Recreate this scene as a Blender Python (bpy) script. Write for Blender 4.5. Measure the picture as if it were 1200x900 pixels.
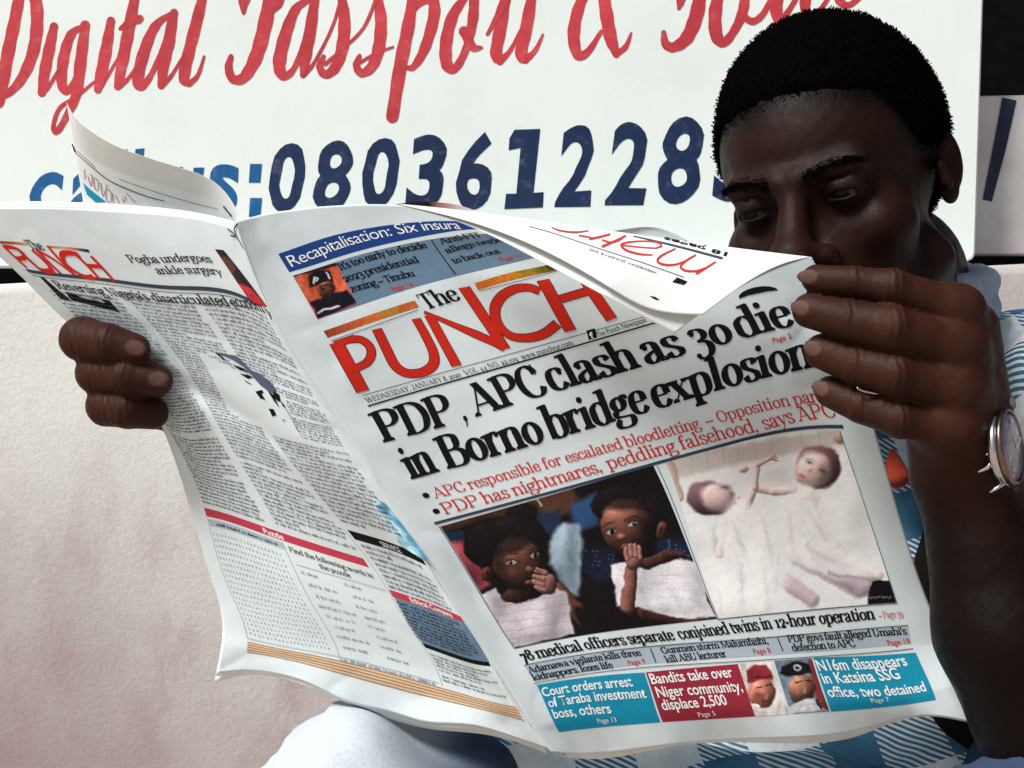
import bpy, math, random
import numpy as np
from mathutils import Vector, Matrix

for _o in list(bpy.data.objects):
    bpy.data.objects.remove(_o)

# ------------------------------------------------------------------ camera, world, light
scene = bpy.context.scene
COL = scene.collection
FPX = 1700.0            # focal length in photo pixels (1200 wide)
CAMZ = 1.05
cam_d = bpy.data.cameras.new('camera')
cam = bpy.data.objects.new('camera', cam_d)
COL.objects.link(cam)
cam.location = (0, 0, CAMZ)
cam.rotation_euler = (math.radians(90), 0, 0)
cam_d.sensor_fit = 'HORIZONTAL'
cam_d.sensor_width = 36.0
cam_d.lens = 36.0 * FPX / 1200.0
cam_d.clip_start = 0.01
cam_d.clip_end = 500
scene.camera = cam

SUN_EL, SUN_AZ = 50.0, -50.0       # azimuth: 0 = from behind the camera, negative = from camera left
world = bpy.data.worlds.new('World')
scene.world = world
world.use_nodes = True
wn = world.node_tree
for n in list(wn.nodes):
    wn.nodes.remove(n)
sky = wn.nodes.new('ShaderNodeTexSky')
sky.sky_type = 'NISHITA'
sky.sun_disc = False
sky.sun_elevation = math.radians(SUN_EL)
# direction towards the sun
_el, _az = math.radians(SUN_EL), math.radians(SUN_AZ)
SD = Vector((math.sin(_az) * math.cos(_el), -math.cos(_az) * math.cos(_el), math.sin(_el)))
sky.sun_rotation = math.atan2(SD.x, SD.y)
sky.altitude = 300
sky.air_density = 1.0
sky.dust_density = 5.0
sky.ozone_density = 0.6
bg = wn.nodes.new('ShaderNodeBackground')
bg.inputs['Strength'].default_value = 0.058
wo = wn.nodes.new('ShaderNodeOutputWorld')
wn.links.new(sky.outputs[0], bg.inputs[0])
wn.links.new(bg.outputs[0], wo.inputs[0])

sun_d = bpy.data.lights.new('sun', 'SUN')
sun_d.energy = 4.2
sun_d.angle = math.radians(20)
sun_d.color = (1.0, 0.975, 0.94)
sun = bpy.data.objects.new('sun', sun_d)
COL.objects.link(sun)
sun.rotation_euler = SD.to_track_quat('Z', 'Y').to_euler()
sun.location = (-1, -1, 4)

vs = scene.view_settings
vs.view_transform = 'Standard'
vs.look = 'None'
vs.gamma = 1.0
vs.use_curve_mapping = False
vs.exposure = 0.30

# ------------------------------------------------------------------ helpers
rng = np.random.RandomState(7)
random.seed(7)

def lin(c):
    c = np.asarray(c, float) / 255.0
    return np.where(c <= 0.04045, c / 12.92, ((c + 0.055) / 1.055) ** 2.4)

def unproj(px, py, d):
    px = np.asarray(px, float); py = np.asarray(py, float); d = np.asarray(d, float) + px * 0
    return np.stack([(px - 600.0) / FPX * d, d, CAMZ - (py - 450.0) / FPX * d], -1)

def P(px, py, d):
    return Vector(unproj(px, py, d))

def mesh_np(name, V, F, mat=None, smooth=True, cols=None, uv=None):
    """V (n,3); F list/array of faces (all tris, all quads, or a mixed python list)."""
    me = bpy.data.meshes.new(name)
    V = np.asarray(V, np.float32)
    if isinstance(F, np.ndarray):
        n = F.shape[1]
        me.vertices.add(len(V)); me.vertices.foreach_set('co', V.ravel())
        me.loops.add(F.size); me.loops.foreach_set('vertex_index', F.ravel().astype(np.int32))
        me.polygons.add(len(F))
        me.polygons.foreach_set('loop_start', np.arange(0, F.size, n, dtype=np.int32))
        me.polygons.foreach_set('loop_total', np.full(len(F), n, np.int32))
        me.update(calc_edges=True)
    else:
        me.from_pydata([tuple(map(float, v)) for v in V], [], [tuple(int(i) for i in f) for f in F])
        me.update()
    if smooth and len(me.polygons):
        me.polygons.foreach_set('use_smooth', np.ones(len(me.polygons), bool))
    if cols is not None:
        ca = me.color_attributes.new('Col', 'FLOAT_COLOR', 'POINT')
        c4 = np.ones((len(V), 4), np.float32); c4[:, :3] = cols
        ca.data.foreach_set('color', c4.ravel())
    if uv is not None:
        ul = me.uv_layers.new(name='UVMap')
        li = np.empty(len(me.loops), np.int32); me.loops.foreach_get('vertex_index', li)
        ul.data.foreach_set('uv', np.asarray(uv, np.float32)[li].ravel())
    if mat is not None:
        me.materials.append(mat)
    return me

def obj(name, me, parent=None, label=None, cat=None, group=None, kind=None):
    o = bpy.data.objects.new(name, me)
    COL.objects.link(o)
    if parent is not None:
        o.parent = parent
    if label: o['label'] = label
    if cat: o['category'] = cat
    if group: o['group'] = group
    if kind: o['kind'] = kind
    return o

# materials -------------------------------------------------------
def new_mat(name):
    m = bpy.data.materials.new(name)
    m.use_nodes = True
    nt = m.node_tree
    b = nt.nodes['Principled BSDF']
    return m, nt, b

def N(nt, typ, **kw):
    n = nt.nodes.new(typ)
    for k, v in kw.items():
        if k.startswith('i_'):
            n.inputs[k[2:].replace('_', ' ')].default_value = v
        else:
            setattr(n, k, v)
    return n

def L(nt, a, b):
    nt.links.new(a, b)

def noise(nt, scale, detail=3, rough=0.6, coord='Object', vec=None):
    n = N(nt, 'ShaderNodeTexNoise')
    n.inputs['Scale'].default_value = scale
    n.inputs['Detail'].default_value = detail
    n.inputs['Roughness'].default_value = rough
    if vec is None:
        tc = N(nt, 'ShaderNodeTexCoord')
        L(nt, tc.outputs[coord], n.inputs['Vector'])
    else:
        L(nt, vec, n.inputs['Vector'])
    return n

def ramp(nt, fac, stops):
    r = N(nt, 'ShaderNodeValToRGB')
    while len(r.color_ramp.elements) < len(stops):
        r.color_ramp.elements.new(0.5)
    for e, (p, c) in zip(r.color_ramp.elements, stops):
        e.position = p
        e.color = tuple(c) + (1,) if len(c) == 3 else tuple(c)
    L(nt, fac, r.inputs['Fac'])
    return r

def mixc(nt, fac, a, b, mode='MIX'):
    m = N(nt, 'ShaderNodeMix', data_type='RGBA', blend_type=mode)
    for sock, v in ((0, fac), (6, a), (7, b)):
        if isinstance(v, (int, float)):
            m.inputs[sock].default_value = v
        elif isinstance(v, (tuple, list)):
            m.inputs[sock].default_value = tuple(v) + (1,) if len(v) == 3 else tuple(v)
        else:
            L(nt, v, m.inputs[sock])
    return m.outputs[2]

def bump(nt, b, height, strength=0.3, dist=0.001):
    bp = N(nt, 'ShaderNodeBump')
    bp.inputs['Strength'].default_value = strength
    bp.inputs['Distance'].default_value = dist
    L(nt, height, bp.inputs['Height'])
    L(nt, bp.outputs[0], b.inputs['Normal'])

def simple_mat(name, col, rough=0.6, spec=0.3, var=0.12, scale=120, metallic=0.0, bstr=0.0):
    m, nt, b = new_mat(name)
    n = noise(nt, scale, 4, 0.65)
    c = np.array(col)
    r = ramp(nt, n.outputs['Fac'], [(0.3, tuple(c * (1 - var))), (0.7, tuple(np.minimum(c * (1 + var), 0.95)))])
    L(nt, r.outputs[0], b.inputs['Base Color'])
    b.inputs['Roughness'].default_value = rough
    b.inputs['Specular IOR Level'].default_value = spec
    b.inputs['Metallic'].default_value = metallic
    if bstr:
        bump(nt, b, n.outputs['Fac'], bstr, 0.0006)
    return m

def ink_mat(name, rgb, var=0.10, rough=0.75, patch=0.0):
    """printing ink: flat print colour with slight paper grain showing through."""
    m, nt, b = new_mat(name)
    c = lin(rgb)
    n = noise(nt, 1500, 3, 0.7)
    r = ramp(nt, n.outputs['Fac'], [(0.35, tuple(c * (1 - var))), (0.7, tuple(c * (1 + var) + 0.012))])
    L(nt, r.outputs[0], b.inputs['Base Color'])
    b.inputs['Roughness'].default_value = rough
    b.inputs['Specular IOR Level'].default_value = 0.04
    return m

def paper_mat(name, tint):
    m, nt, b = new_mat(name)
    n1 = noise(nt, 22, 5, 0.6)
    n2 = noise(nt, 900, 4, 0.8)
    c = np.array(tint)
    r = ramp(nt, n1.outputs['Fac'], [(0.3, tuple(c * 0.955)), (0.7, tuple(c * 1.02))])
    g = ramp(nt, n2.outputs['Fac'], [(0.3, (0.86, 0.87, 0.88)), (0.72, (1, 1, 1))])
    col = mixc(nt, 1.0, r.outputs[0], g.outputs[0], 'MULTIPLY')
    L(nt, col, b.inputs['Base Color'])
    b.inputs['Roughness'].default_value = 0.72
    b.inputs['Specular IOR Level'].default_value = 0.18
    bump(nt, b, n2.outputs['Fac'], 0.25, 0.0002)
    return m

M_PAPER = paper_mat('newsprint', (0.70, 0.80, 0.825))
M_PAPER2 = paper_mat('newsprint_inner', (0.80, 0.845, 0.835))
M_BLACK = ink_mat('ink_black', (14, 16, 20))
M_GREYINK = ink_mat('ink_body_text', (62, 74, 92))
M_PALEINK = ink_mat('ink_pale_text', (128, 140, 150))
M_RED = ink_mat('ink_red', (198, 40, 26))
M_REDTXT = ink_mat('ink_red_text', (196, 52, 48))
M_NAVYRULE = ink_mat('ink_rule', (56, 66, 84))
M_WHITE = ink_mat('ink_white', (236, 242, 242), 0.03)
M_BLUE = ink_mat('ink_banner_blue', (28, 66, 132), 0.16)
M_CYAN = ink_mat('ink_cyan', (22, 142, 176), 0.14)
M_MAROON = ink_mat('ink_maroon', (150, 44, 62), 0.16)
M_STRIP = ink_mat('ink_strip', (166, 184, 196), 0.10)
M_STRIPDK = ink_mat('ink_strip_blue', (100, 128, 152), 0.15)
M_PINKRULE = ink_mat('ink_pink_rule', (186, 62, 78), 0.16)
M_TAN = ink_mat('ink_tan', (216, 188, 152), 0.16)

def vcol_mat(name, rough=0.7, grain=0.18):
    m, nt, b = new_mat(name)
    a = N(nt, 'ShaderNodeVertexColor', layer_name='Col')
    n2 = noise(nt, 1100, 4, 0.8)
    g = ramp(nt, n2.outputs['Fac'], [(0.3, (1 - grain,) * 3), (0.7, (1 + grain * 0.5,) * 3)])
    col = mixc(nt, 1.0, a.outputs[0], g.outputs[0], 'MULTIPLY')
    L(nt, col, b.inputs['Base Color'])
    b.inputs['Roughness'].default_value = rough
    b.inputs['Specular IOR Level'].default_value = 0.15
    return m
M_PHOTO = vcol_mat('photo_print')

# ------------------------------------------------------------------ splines and curved sheets
def nat_cubic(xs, Y, x):
    """natural cubic spline through knots xs (k,), values Y (k, ...), at x (n,) -> (n, ...)"""
    xs = np.asarray(xs, float); Y = np.asarray(Y, float); x = np.asarray(x, float)
    k = len(xs)
    h = np.diff(xs)
    A = np.zeros((k, k)); A[0, 0] = A[-1, -1] = 1
    R = np.zeros((k,) + Y.shape[1:])
    for i in range(1, k - 1):
        A[i, i - 1], A[i, i], A[i, i + 1] = h[i - 1], 2 * (h[i - 1] + h[i]), h[i]
        R[i] = 6 * ((Y[i + 1] - Y[i]) / h[i] - (Y[i] - Y[i - 1]) / h[i - 1])
    Mx = np.linalg.solve(A, R.reshape(k, -1)).reshape(R.shape)
    j = np.clip(np.searchsorted(xs, x) - 1, 0, k - 2)
    sh = (len(x),) + (1,) * (Y.ndim - 1)
    hj = h[j].reshape(sh)
    xc = np.clip(x, xs[0], xs[-1])
    a = (xs[j + 1].reshape(sh) - xc.reshape(sh)) / hj
    b = 1 - a
    r = a * Y[j] + b * Y[j + 1] + ((a ** 3 - a) * Mx[j] + (b ** 3 - b) * Mx[j + 1]) * hj ** 2 / 6
    # linear extrapolation
    ex = (x - xc).reshape(sh)
    s0 = (Y[1] - Y[0]) / h[0] - h[0] * Mx[1] / 6
    s1 = (Y[-1] - Y[-2]) / h[-1] + h[-1] * Mx[-2] / 6
    return r + np.where(ex < 0, ex * s0, ex * s1)

def smooth_noise(x, y, seed, n=10):
    r = np.random.RandomState(seed)
    s = 0
    for i in range(n):
        a = r.rand() * 6.283; f = 0.6 + 1.6 * r.rand(); p = r.rand() * 6.283
        s = s + np.sin((x * np.cos(a) + y * np.sin(a)) * f + p)
    return s / math.sqrt(n)

class Sheet:
    """a curved sheet of paper: rows of measured knots, (a, b) page coordinates -> photo px + depth -> 3-D"""
    def __init__(self, acols, rows, depth, W, arange, brange, side=-1):
        self.acols = np.array(acols, float)
        self.b = np.array([r[0] for r in rows], float)
        self.rows = [(np.array([p[0] for p in r[1]], float), np.array([p[1:] for p in r[1]], float)) for r in rows]
        self.depth = depth
        self.W = W
        a = np.linspace(arange[0], arange[1], 170); b = np.linspace(brange[0], brange[1], 200)
        A, B = np.meshgrid(a, b)
        self.gA, self.gB = A.ravel(), B.ravel()
        self.gP = self.px(self.gA, self.gB)
    def px(self, a, b):
        a = np.asarray(a, float); b = np.asarray(b, float)
        # table on the a axis, then cubic in b
        k = len(self.b)
        vals = np.stack([nat_cubic(ka, kp, a) for ka, kp in self.rows], 0)      # (k, n, 2)
        h = np.diff(self.b)
        A = np.zeros((k, k)); A[0, 0] = A[-1, -1] = 1
        R = np.zeros_like(vals)
        for i in range(1, k - 1):
            A[i, i - 1], A[i, i], A[i, i + 1] = h[i - 1], 2 * (h[i - 1] + h[i]), h[i]
            R[i] = 6 * ((vals[i + 1] - vals[i]) / h[i] - (vals[i] - vals[i - 1]) / h[i - 1])
        Mx = np.linalg.solve(A, R.reshape(k, -1)).reshape(R.shape)
        bc = np.clip(b, self.b[0], self.b[-1])
        j = np.clip(np.searchsorted(self.b, bc) - 1, 0, k - 2)
        n = np.arange(len(a))
        hj = h[j][:, None]
        u = ((self.b[j + 1] - bc) / h[j])[:, None]; v = 1 - u
        r = u * vals[j, n] + v * vals[j + 1, n] + ((u ** 3 - u) * Mx[j, n] + (v ** 3 - v) * Mx[j + 1, n]) * hj ** 2 / 6
        ex = (b - bc)[:, None]
        s0 = (vals[1] - vals[0]) / h[0] - h[0] * Mx[1] / 6
        s1 = (vals[-1] - vals[-2]) / h[-1] + h[-1] * Mx[-2] / 6
        return r + np.where(ex < 0, ex * s0[n], ex * s1[n])
    def pos(self, a, b, lift=0.0):
        a = np.atleast_1d(np.asarray(a, float)); b = np.atleast_1d(np.asarray(b, float))
        def raw(a, b):
            p = self.px(a, b)
            return unproj(p[:, 0], p[:, 1], self.depth(a, b, p))
        X = raw(a, b)
        if np.any(lift):
            e = 0.002
            n = np.cross(raw(a + e, b) - X, raw(a, b + 2) - X)
            n /= np.linalg.norm(n, axis=1)[:, None] + 1e-12
            n *= np.where(n[:, 1:2] > 0, -1, 1)       # towards the reader of this side
            X = X + n * np.reshape(lift, (-1, 1)) if np.ndim(lift) else X + n * lift
        return X
    def inv(self, pts):
        pts = np.atleast_2d(np.asarray(pts, float))
        out = []
        for p in pts:
            i = np.argmin(((self.gP - p) ** 2).sum(1))
            a, b = self.gA[i], self.gB[i]
            for _ in range(6):
                A = np.array([a, a + 1e-3, a]); B = np.array([b, b, b + 0.5])
                q = self.px(A, B)
                J = np.array([(q[1] - q[0]) / 1e-3, (q[2] - q[0]) / 0.5]).T
                try:
                    d = np.linalg.solve(J, p - q[0])
                except Exception:
                    break
                a += np.clip(d[0], -0.1, 0.1); b += np.clip(d[1], -40, 40)
            out.append((a, b))
        return np.array(out)
    def grid(self, a, bfun, nb, lift=0.0):
        """a (na,), bfun(a)-> (b0, b1) arrays"""
        b0, b1 = bfun(a)
        t = np.linspace(0, 1, nb)
        A = np.repeat(a[None, :], nb, 0); B = b0[None, :] + t[:, None] * (b1 - b0)[None, :]
        V = self.pos(A.ravel(), B.ravel(), lift)
        return V, grid_faces(nb, len(a)), A.ravel(), B.ravel()

def grid_faces(nr, nc):
    i = np.arange(nr * nc).reshape(nr, nc)
    return np.stack([i[:-1, :-1], i[1:, :-1], i[1:, 1:], i[:-1, 1:]], -1).reshape(-1, 4)

def solid_sheet(V, nr, nc, th=0.00009):
    """front grid plus a back copy, edges closed"""
    n = len(V)
    Vb = V.copy()
    g = V.reshape(nr, nc, 3)
    du = np.gradient(g, axis=1); dv = np.gradient(g, axis=0)
    nn = np.cross(du, dv); nn /= np.linalg.norm(nn, axis=2, keepdims=True) + 1e-12
    nn = np.where(nn[..., 1:2] > 0, nn, -nn)
    Vb = (g + nn * th).reshape(-1, 3)
    F = grid_faces(nr, nc)
    i = np.arange(n).reshape(nr, nc)
    ring = np.concatenate([i[0, :], i[1:, -1], i[-1, -2::-1], i[-2:0:-1, 0]])
    r2 = np.roll(ring, -1)
    side = np.stack([ring, r2, r2 + n, ring + n], -1)
    return np.concatenate([V, Vb]), np.concatenate([F, F[:, ::-1] + n, side])
# ------------------------------------------------------------------ a pen-drawn serif alphabet (strokes widened by direction)
def _S(x, y0, y1, t=0, b=0): return ('S', x, y0, y1, t, b)
def _C(*p): return ('C', p)
def _O(cx, cy, rx, ry): return ('O', cx, cy, rx, ry)
def _H(x0, x1, y, w=1.0): return ('H', x0, x1, y, w)
def _D(x0, y0, x1, y1, w, t=0, b=0): return ('D', x0, y0, x1, y1, w, t, b)
def _B(x, y, r): return ('B', x, y, r)
_bowl = _C((.10,.36),(.18,.45),(.29,.475),(.395,.39),(.42,.24),(.395,.09),(.29,.005),(.18,.015),(.10,.10))
_arch = lambda x: [_C((x,.35),(x+.09,.45),(x+.19,.475),(x+.27,.42),(x+.29,.30)), _S(x+.29, 0, .33, 0, 1)]
GLY = {
 'a': (.45, [_C((.08,.36),(.12,.45),(.21,.478),(.29,.43),(.31,.34),(.31,.12),(.335,.03),(.39,.015),(.44,.06)), _C((.31,.285),(.18,.24),(.08,.17),(.065,.08),(.13,.01),(.21,.02),(.31,.11)), _B(.10,.365,.05)]),
 'b': (.49, [_S(.10,0,.74,2,0), _bowl]),
 'c': (.42, [_C((.36,.38),(.31,.455),(.22,.478),(.11,.41),(.07,.24),(.11,.07),(.22,.002),(.31,.03),(.39,.13)), _B(.335,.365,.05)]),
 'd': (.51, [_S(.38,0,.74,2,3), _C((.38,.37),(.30,.455),(.20,.472),(.09,.38),(.07,.24),(.09,.10),(.20,.005),(.30,.02),(.38,.10))]),
 'e': (.43, [_H(.08,.36,.26), _C((.365,.26),(.34,.41),(.23,.478),(.11,.41),(.07,.24),(.11,.07),(.22,.002),(.31,.03),(.39,.13))]),
 'f': (.31, [_S(.13,0,.58,0,1), _C((.13,.52),(.15,.66),(.21,.735),(.29,.72)), _B(.295,.67,.048), _H(.03,.27,.455)]),
 'g': (.46, [_O(.20,.325,.135,.15), _C((.13,.20),(.07,.13),(.11,.06),(.25,.04),(.39,.02),(.43,-.07),(.36,-.17),(.22,-.20),(.08,-.17),(.05,-.09),(.12,.0)), _C((.29,.42),(.35,.48),(.42,.45)), _B(.42,.435,.042)]),
 'h': (.52, [_S(.11,0,.74,2,1)] + _arch(.11)),
 'i': (.26, [_S(.13,0,.475,2,1), _B(.12,.64,.07)]),
 'j': (.26, [_S(.14,-.08,.475,2,0), _C((.14,-.02),(.13,-.15),(.06,-.2),(0,-.17)), _B(.02,-.15,.045), _B(.13,.64,.07)]),
 'k': (.51, [_S(.11,0,.74,2,1), _D(.14,.20,.38,.46,0,1,0), _D(.22,.28,.42,0,1,0,1)]),
 'l': (.26, [_S(.13,0,.74,2,1)]),
 'm': (.79, [_S(.11,0,.475,2,1)] + _arch(.11) + _arch(.38)),
 'n': (.52, [_S(.11,0,.475,2,1)] + _arch(.11)),
 'o': (.47, [_O(.235,.24,.168,.24)]),
 'p': (.50, [_S(.11,-.2,.475,2,1), _bowl]),
 'q': (.50, [_S(.38,-.2,.475,0,1), _C((.38,.37),(.30,.455),(.20,.472),(.09,.38),(.07,.24),(.09,.10),(.20,.005),(.30,.02),(.38,.10))]),
 'r': (.37, [_S(.11,0,.475,2,1), _C((.11,.33),(.18,.43),(.26,.475),(.33,.45)), _B(.315,.42,.052)]),
 's': (.37, [_C((.31,.36),(.27,.45),(.18,.478),(.09,.44),(.075,.35),(.13,.28),(.24,.21),(.31,.14),(.29,.05),(.19,.002),(.10,.03),(.05,.13)), _B(.075,.10,.03), _B(.295,.38,.03)]),
 't': (.31, [_S(.13,.1,.60,0,0), _C((.13,.14),(.15,.04),(.22,.005),(.29,.06)), _H(.03,.27,.455)]),
 'u': (.53, [_S(.11,.14,.475,2,0), _C((.11,.20),(.13,.06),(.21,.005),(.31,.03),(.40,.13)), _S(.40,0,.475,2,3)]),
 'v': (.46, [_D(.08,.475,.24,0,1,1,0), _D(.23,.0,.38,.475,0,0,1)]),
 'w': (.69, [_D(.08,.475,.22,0,1,1,0), _D(.21,0,.34,.46,0), _D(.33,.475,.48,0,1,1,0), _D(.47,0,.61,.475,0,0,1)]),
 'x': (.47, [_D(.10,.475,.37,0,1,1,1), _D(.08,0,.38,.475,0,1,1)]),
 'y': (.46, [_D(.08,.475,.25,.02,1,1,0), _D(.39,.475,.18,-.14,0,1,0), _B(.14,-.155,.05)]),
 'z': (.41, [_H(.07,.36,.455,1.4), _H(.06,.37,.02,1.4), _D(.34,.45,.09,.02,1)]),
 'A': (.66, [_D(.07,0,.33,.71,0,0,1), _D(.31,.71,.56,0,1,0,1), _H(.15,.45,.22)]),
 'B': (.58, [_S(.13,0,.70,2,2), _C((.13,.685),(.30,.685),(.42,.62),(.43,.48),(.35,.385),(.16,.365)), _C((.16,.365),(.38,.36),(.50,.27),(.50,.12),(.38,.015),(.13,.015))]),
 'C': (.60, [_C((.50,.50),(.46,.62),(.34,.70),(.18,.64),(.08,.46),(.08,.24),(.18,.06),(.34,0),(.46,.05),(.53,.18)), _D(.505,.47,.505,.71,0)]),
 'D': (.64, [_S(.13,0,.70,2,2), _C((.13,.685),(.32,.685),(.48,.60),(.56,.42),(.55,.24),(.46,.08),(.30,.015),(.13,.015))]),
 'E': (.57, [_S(.13,0,.70,2,2), _H(.13,.48,.685), _H(.13,.50,.015), _H(.13,.38,.36), _D(.475,.54,.475,.70,0), _D(.50,0,.50,.17,0), _D(.375,.28,.375,.44,0)]),
 'F': (.54, [_S(.13,0,.70,2,1), _H(.13,.48,.685), _H(.13,.38,.36), _D(.475,.54,.475,.70,0), _D(.375,.28,.375,.44,0)]),
 'G': (.66, [_C((.50,.50),(.46,.62),(.34,.70),(.18,.64),(.08,.46),(.08,.24),(.18,.06),(.34,0),(.44,.03),(.50,.08)), _S(.51,.05,.30,1,0), _D(.505,.47,.505,.71,0)]),
 'H': (.70, [_S(.13,0,.70,1,1), _S(.55,0,.70,1,1), _H(.13,.55,.36)]),
 'I': (.31, [_S(.15,0,.70,1,1)]),
 'J': (.40, [_S(.24,.1,.70,1,0), _C((.24,.15),(.22,.02),(.12,-.03),(.05,.04)), _B(.07,.06,.045)]),
 'K': (.65, [_S(.13,0,.70,1,1), _D(.18,.30,.50,.69,0,1,0), _D(.26,.40,.55,0,1,0,1)]),
 'L': (.55, [_S(.13,0,.70,1,2), _H(.13,.48,.015), _D(.48,0,.48,.20,0)]),
 'M': (.82, [_D(.12,0,.12,.70,0,0,1), _D(.13,.70,.40,.03,1,1,0), _D(.39,.03,.66,.70,0), _S(.67,0,.70,3,1)]),
 'N': (.70, [_D(.12,0,.12,.70,0,0,1), _D(.12,.70,.56,0,1,1,0), _D(.57,0,.57,.70,0,1,0)]),
 'O': (.62, [_O(.31,.35,.23,.355)]),
 'P': (.57, [_S(.13,0,.70,2,1), _C((.13,.685),(.34,.685),(.47,.60),(.47,.44),(.34,.335),(.13,.335))]),
 'Q': (.62, [_O(.31,.35,.23,.355), _D(.32,.1,.55,-.15,1)]),
 'R': (.63, [_S(.13,0,.70,2,1), _C((.13,.685),(.33,.685),(.45,.60),(.45,.45),(.33,.355),(.13,.355)), _D(.28,.36,.53,0,1,0,1)]),
 'S': (.50, [_C((.42,.55),(.36,.67),(.23,.70),(.11,.63),(.10,.50),(.18,.41),(.33,.32),(.43,.22),(.41,.07),(.26,0),(.12,.04),(.06,.18))]),
 'T': (.58, [_S(.28,0,.70,0,1), _H(.05,.52,.685), _D(.055,.53,.055,.70,0), _D(.515,.53,.515,.70,0)]),
 'U': (.67, [_S(.13,.2,.70,1,0), _C((.13,.24),(.17,.06),(.30,0),(.44,.05),(.52,.22)), _D(.53,.2,.53,.70,0,1,0)]),
 'V': (.63, [_D(.08,.70,.32,0,1,1,0), _D(.31,0,.54,.70,0,0,1)]),
 'W': (.90, [_D(.07,.70,.28,0,1,1,0), _D(.27,0,.45,.70,0), _D(.44,.70,.63,0,1,1,0), _D(.62,0,.82,.70,0,0,1)]),
 'X': (.62, [_D(.10,.70,.52,0,1,1,1), _D(.08,0,.52,.70,0,1,1)]),
 'Y': (.60, [_D(.07,.70,.30,.32,1,1,0), _D(.51,.70,.31,.32,0,1,0), _S(.30,0,.35,0,1)]),
 'Z': (.55, [_H(.08,.47,.685,1.3), _H(.07,.49,.015,1.3), _D(.45,.69,.10,.01,1)]),
 '0': (.46, [_O(.23,.24,.16,.24)]),
 '1': (.30, [_S(.15,0,.47,2,1)]),
 '2': (.42, [_C((.07,.34),(.11,.45),(.22,.478),(.33,.42),(.33,.30),(.22,.16),(.08,.03)), _H(.06,.38,.035,2.4), _B(.09,.35,.045)]),
 '3': (.43, [_C((.08,.38),(.15,.475),(.27,.465),(.34,.36),(.28,.25),(.15,.20)), _C((.15,.20),(.32,.16),(.38,.02),(.32,-.14),(.18,-.2),(.07,-.16)), _B(.10,.38,.045), _B(.08,-.12,.055)]),
 '4': (.46, [_S(.31,-.18,.46,0,1), _D(.30,.46,.05,.08,0), _H(.04,.43,.06)]),
 '5': (.42, [_C((.12,.22),(.22,.26),(.34,.18),(.36,.02),(.28,-.15),(.13,-.2),(.05,-.14)), _D(.11,.22,.12,.46,0), _H(.11,.36,.44,2)]),
 '6': (.46, [_O(.23,.22,.16,.22), _C((.07,.24),(.10,.44),(.20,.60),(.33,.68))]),
 '7': (.42, [_H(.05,.38,.435,2.4), _D(.37,.44,.17,-.2,1)]),
 '8': (.46, [_O(.23,.53,.13,.155), _O(.23,.19,.165,.195)]),
 '9': (.46, [_O(.23,.24,.16,.23), _C((.39,.22),(.36,.02),(.26,-.13),(.12,-.21))]),
 ',': (.20, [_B(.10,.05,.065), _D(.135,.06,.06,-.12,0)]),
 '.': (.20, [_B(.10,.05,.06)]),
 ':': (.20, [_B(.10,.05,.06), _B(.10,.40,.06)]),
 "'": (.16, [_D(.09,.72,.06,.52,1)]),
 '-': (.28, [_H(.04,.24,.24,2.4)]),
 '–': (.52, [_H(.04,.48,.24,1.8)]),
 ' ': (.21, []),
}
def _crom(pts, n=5):
    p = np.array(pts, float)
    p = np.vstack([2 * p[0] - p[1], p, 2 * p[-1] - p[-2]])
    out = []
    for i in range(1, len(p) - 2):
        for t in np.linspace(0, 1, n, endpoint=False):
            t2, t3 = t * t, t ** 3
            out.append(0.5 * ((2 * p[i]) + (-p[i-1] + p[i+1]) * t + (2*p[i-1] - 5*p[i] + 4*p[i+1] - p[i+2]) * t2 + (-p[i-1] + 3*p[i] - 3*p[i+1] + p[i+2]) * t3))
    out.append(p[-2])
    return np.array(out)

class Ink:
    """collects flat 2-D print (page units), later mapped on a sheet"""
    def __init__(self): self.V = []; self.F = []; self.Z = []; self.z = 0.0; self.n = 0; self.cuts = []
    def cut(self): self.cuts.append((self.n, len(self.F), len(self.V)))
    def add(self, pts, faces, zr=None):
        self.V.append(np.asarray(pts, float)); self.F += [tuple(i + self.n for i in f) for f in faces]
        self.Z.append(np.full(len(pts), self.z) if zr is None else self.z + zr); self.n += len(pts)
        self.z = (self.z + 0.000012) % 0.00012
    def strip(self, pts, w):
        pts = np.asarray(pts, float)
        w = np.broadcast_to(np.asarray(w, float), (len(pts),)) if np.ndim(w) < 1 or len(np.shape(w)) else w
        d = np.gradient(pts, axis=0); d /= np.linalg.norm(d, axis=1)[:, None] + 1e-9
        nrm = np.stack([-d[:, 1], d[:, 0]], 1) * (np.asarray(w)[:, None] / 2)
        n = len(pts)
        self.add(np.concatenate([pts + nrm, pts - nrm]), [(i, i + 1, n + i + 1, n + i) for i in range(n - 1)], np.tile(np.linspace(0, .00006, n), 2))
    def quad(self, *p): self.add(p, [(0, 1, 2, 3)])
    def disc(self, x, y, rx, ry=None, n=10):
        ry = ry or rx
        t = np.linspace(0, 2 * math.pi, n, endpoint=False)
        self.add(np.stack([x + rx * np.cos(t), y + ry * np.sin(t)], 1), [tuple(range(n))])

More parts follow.
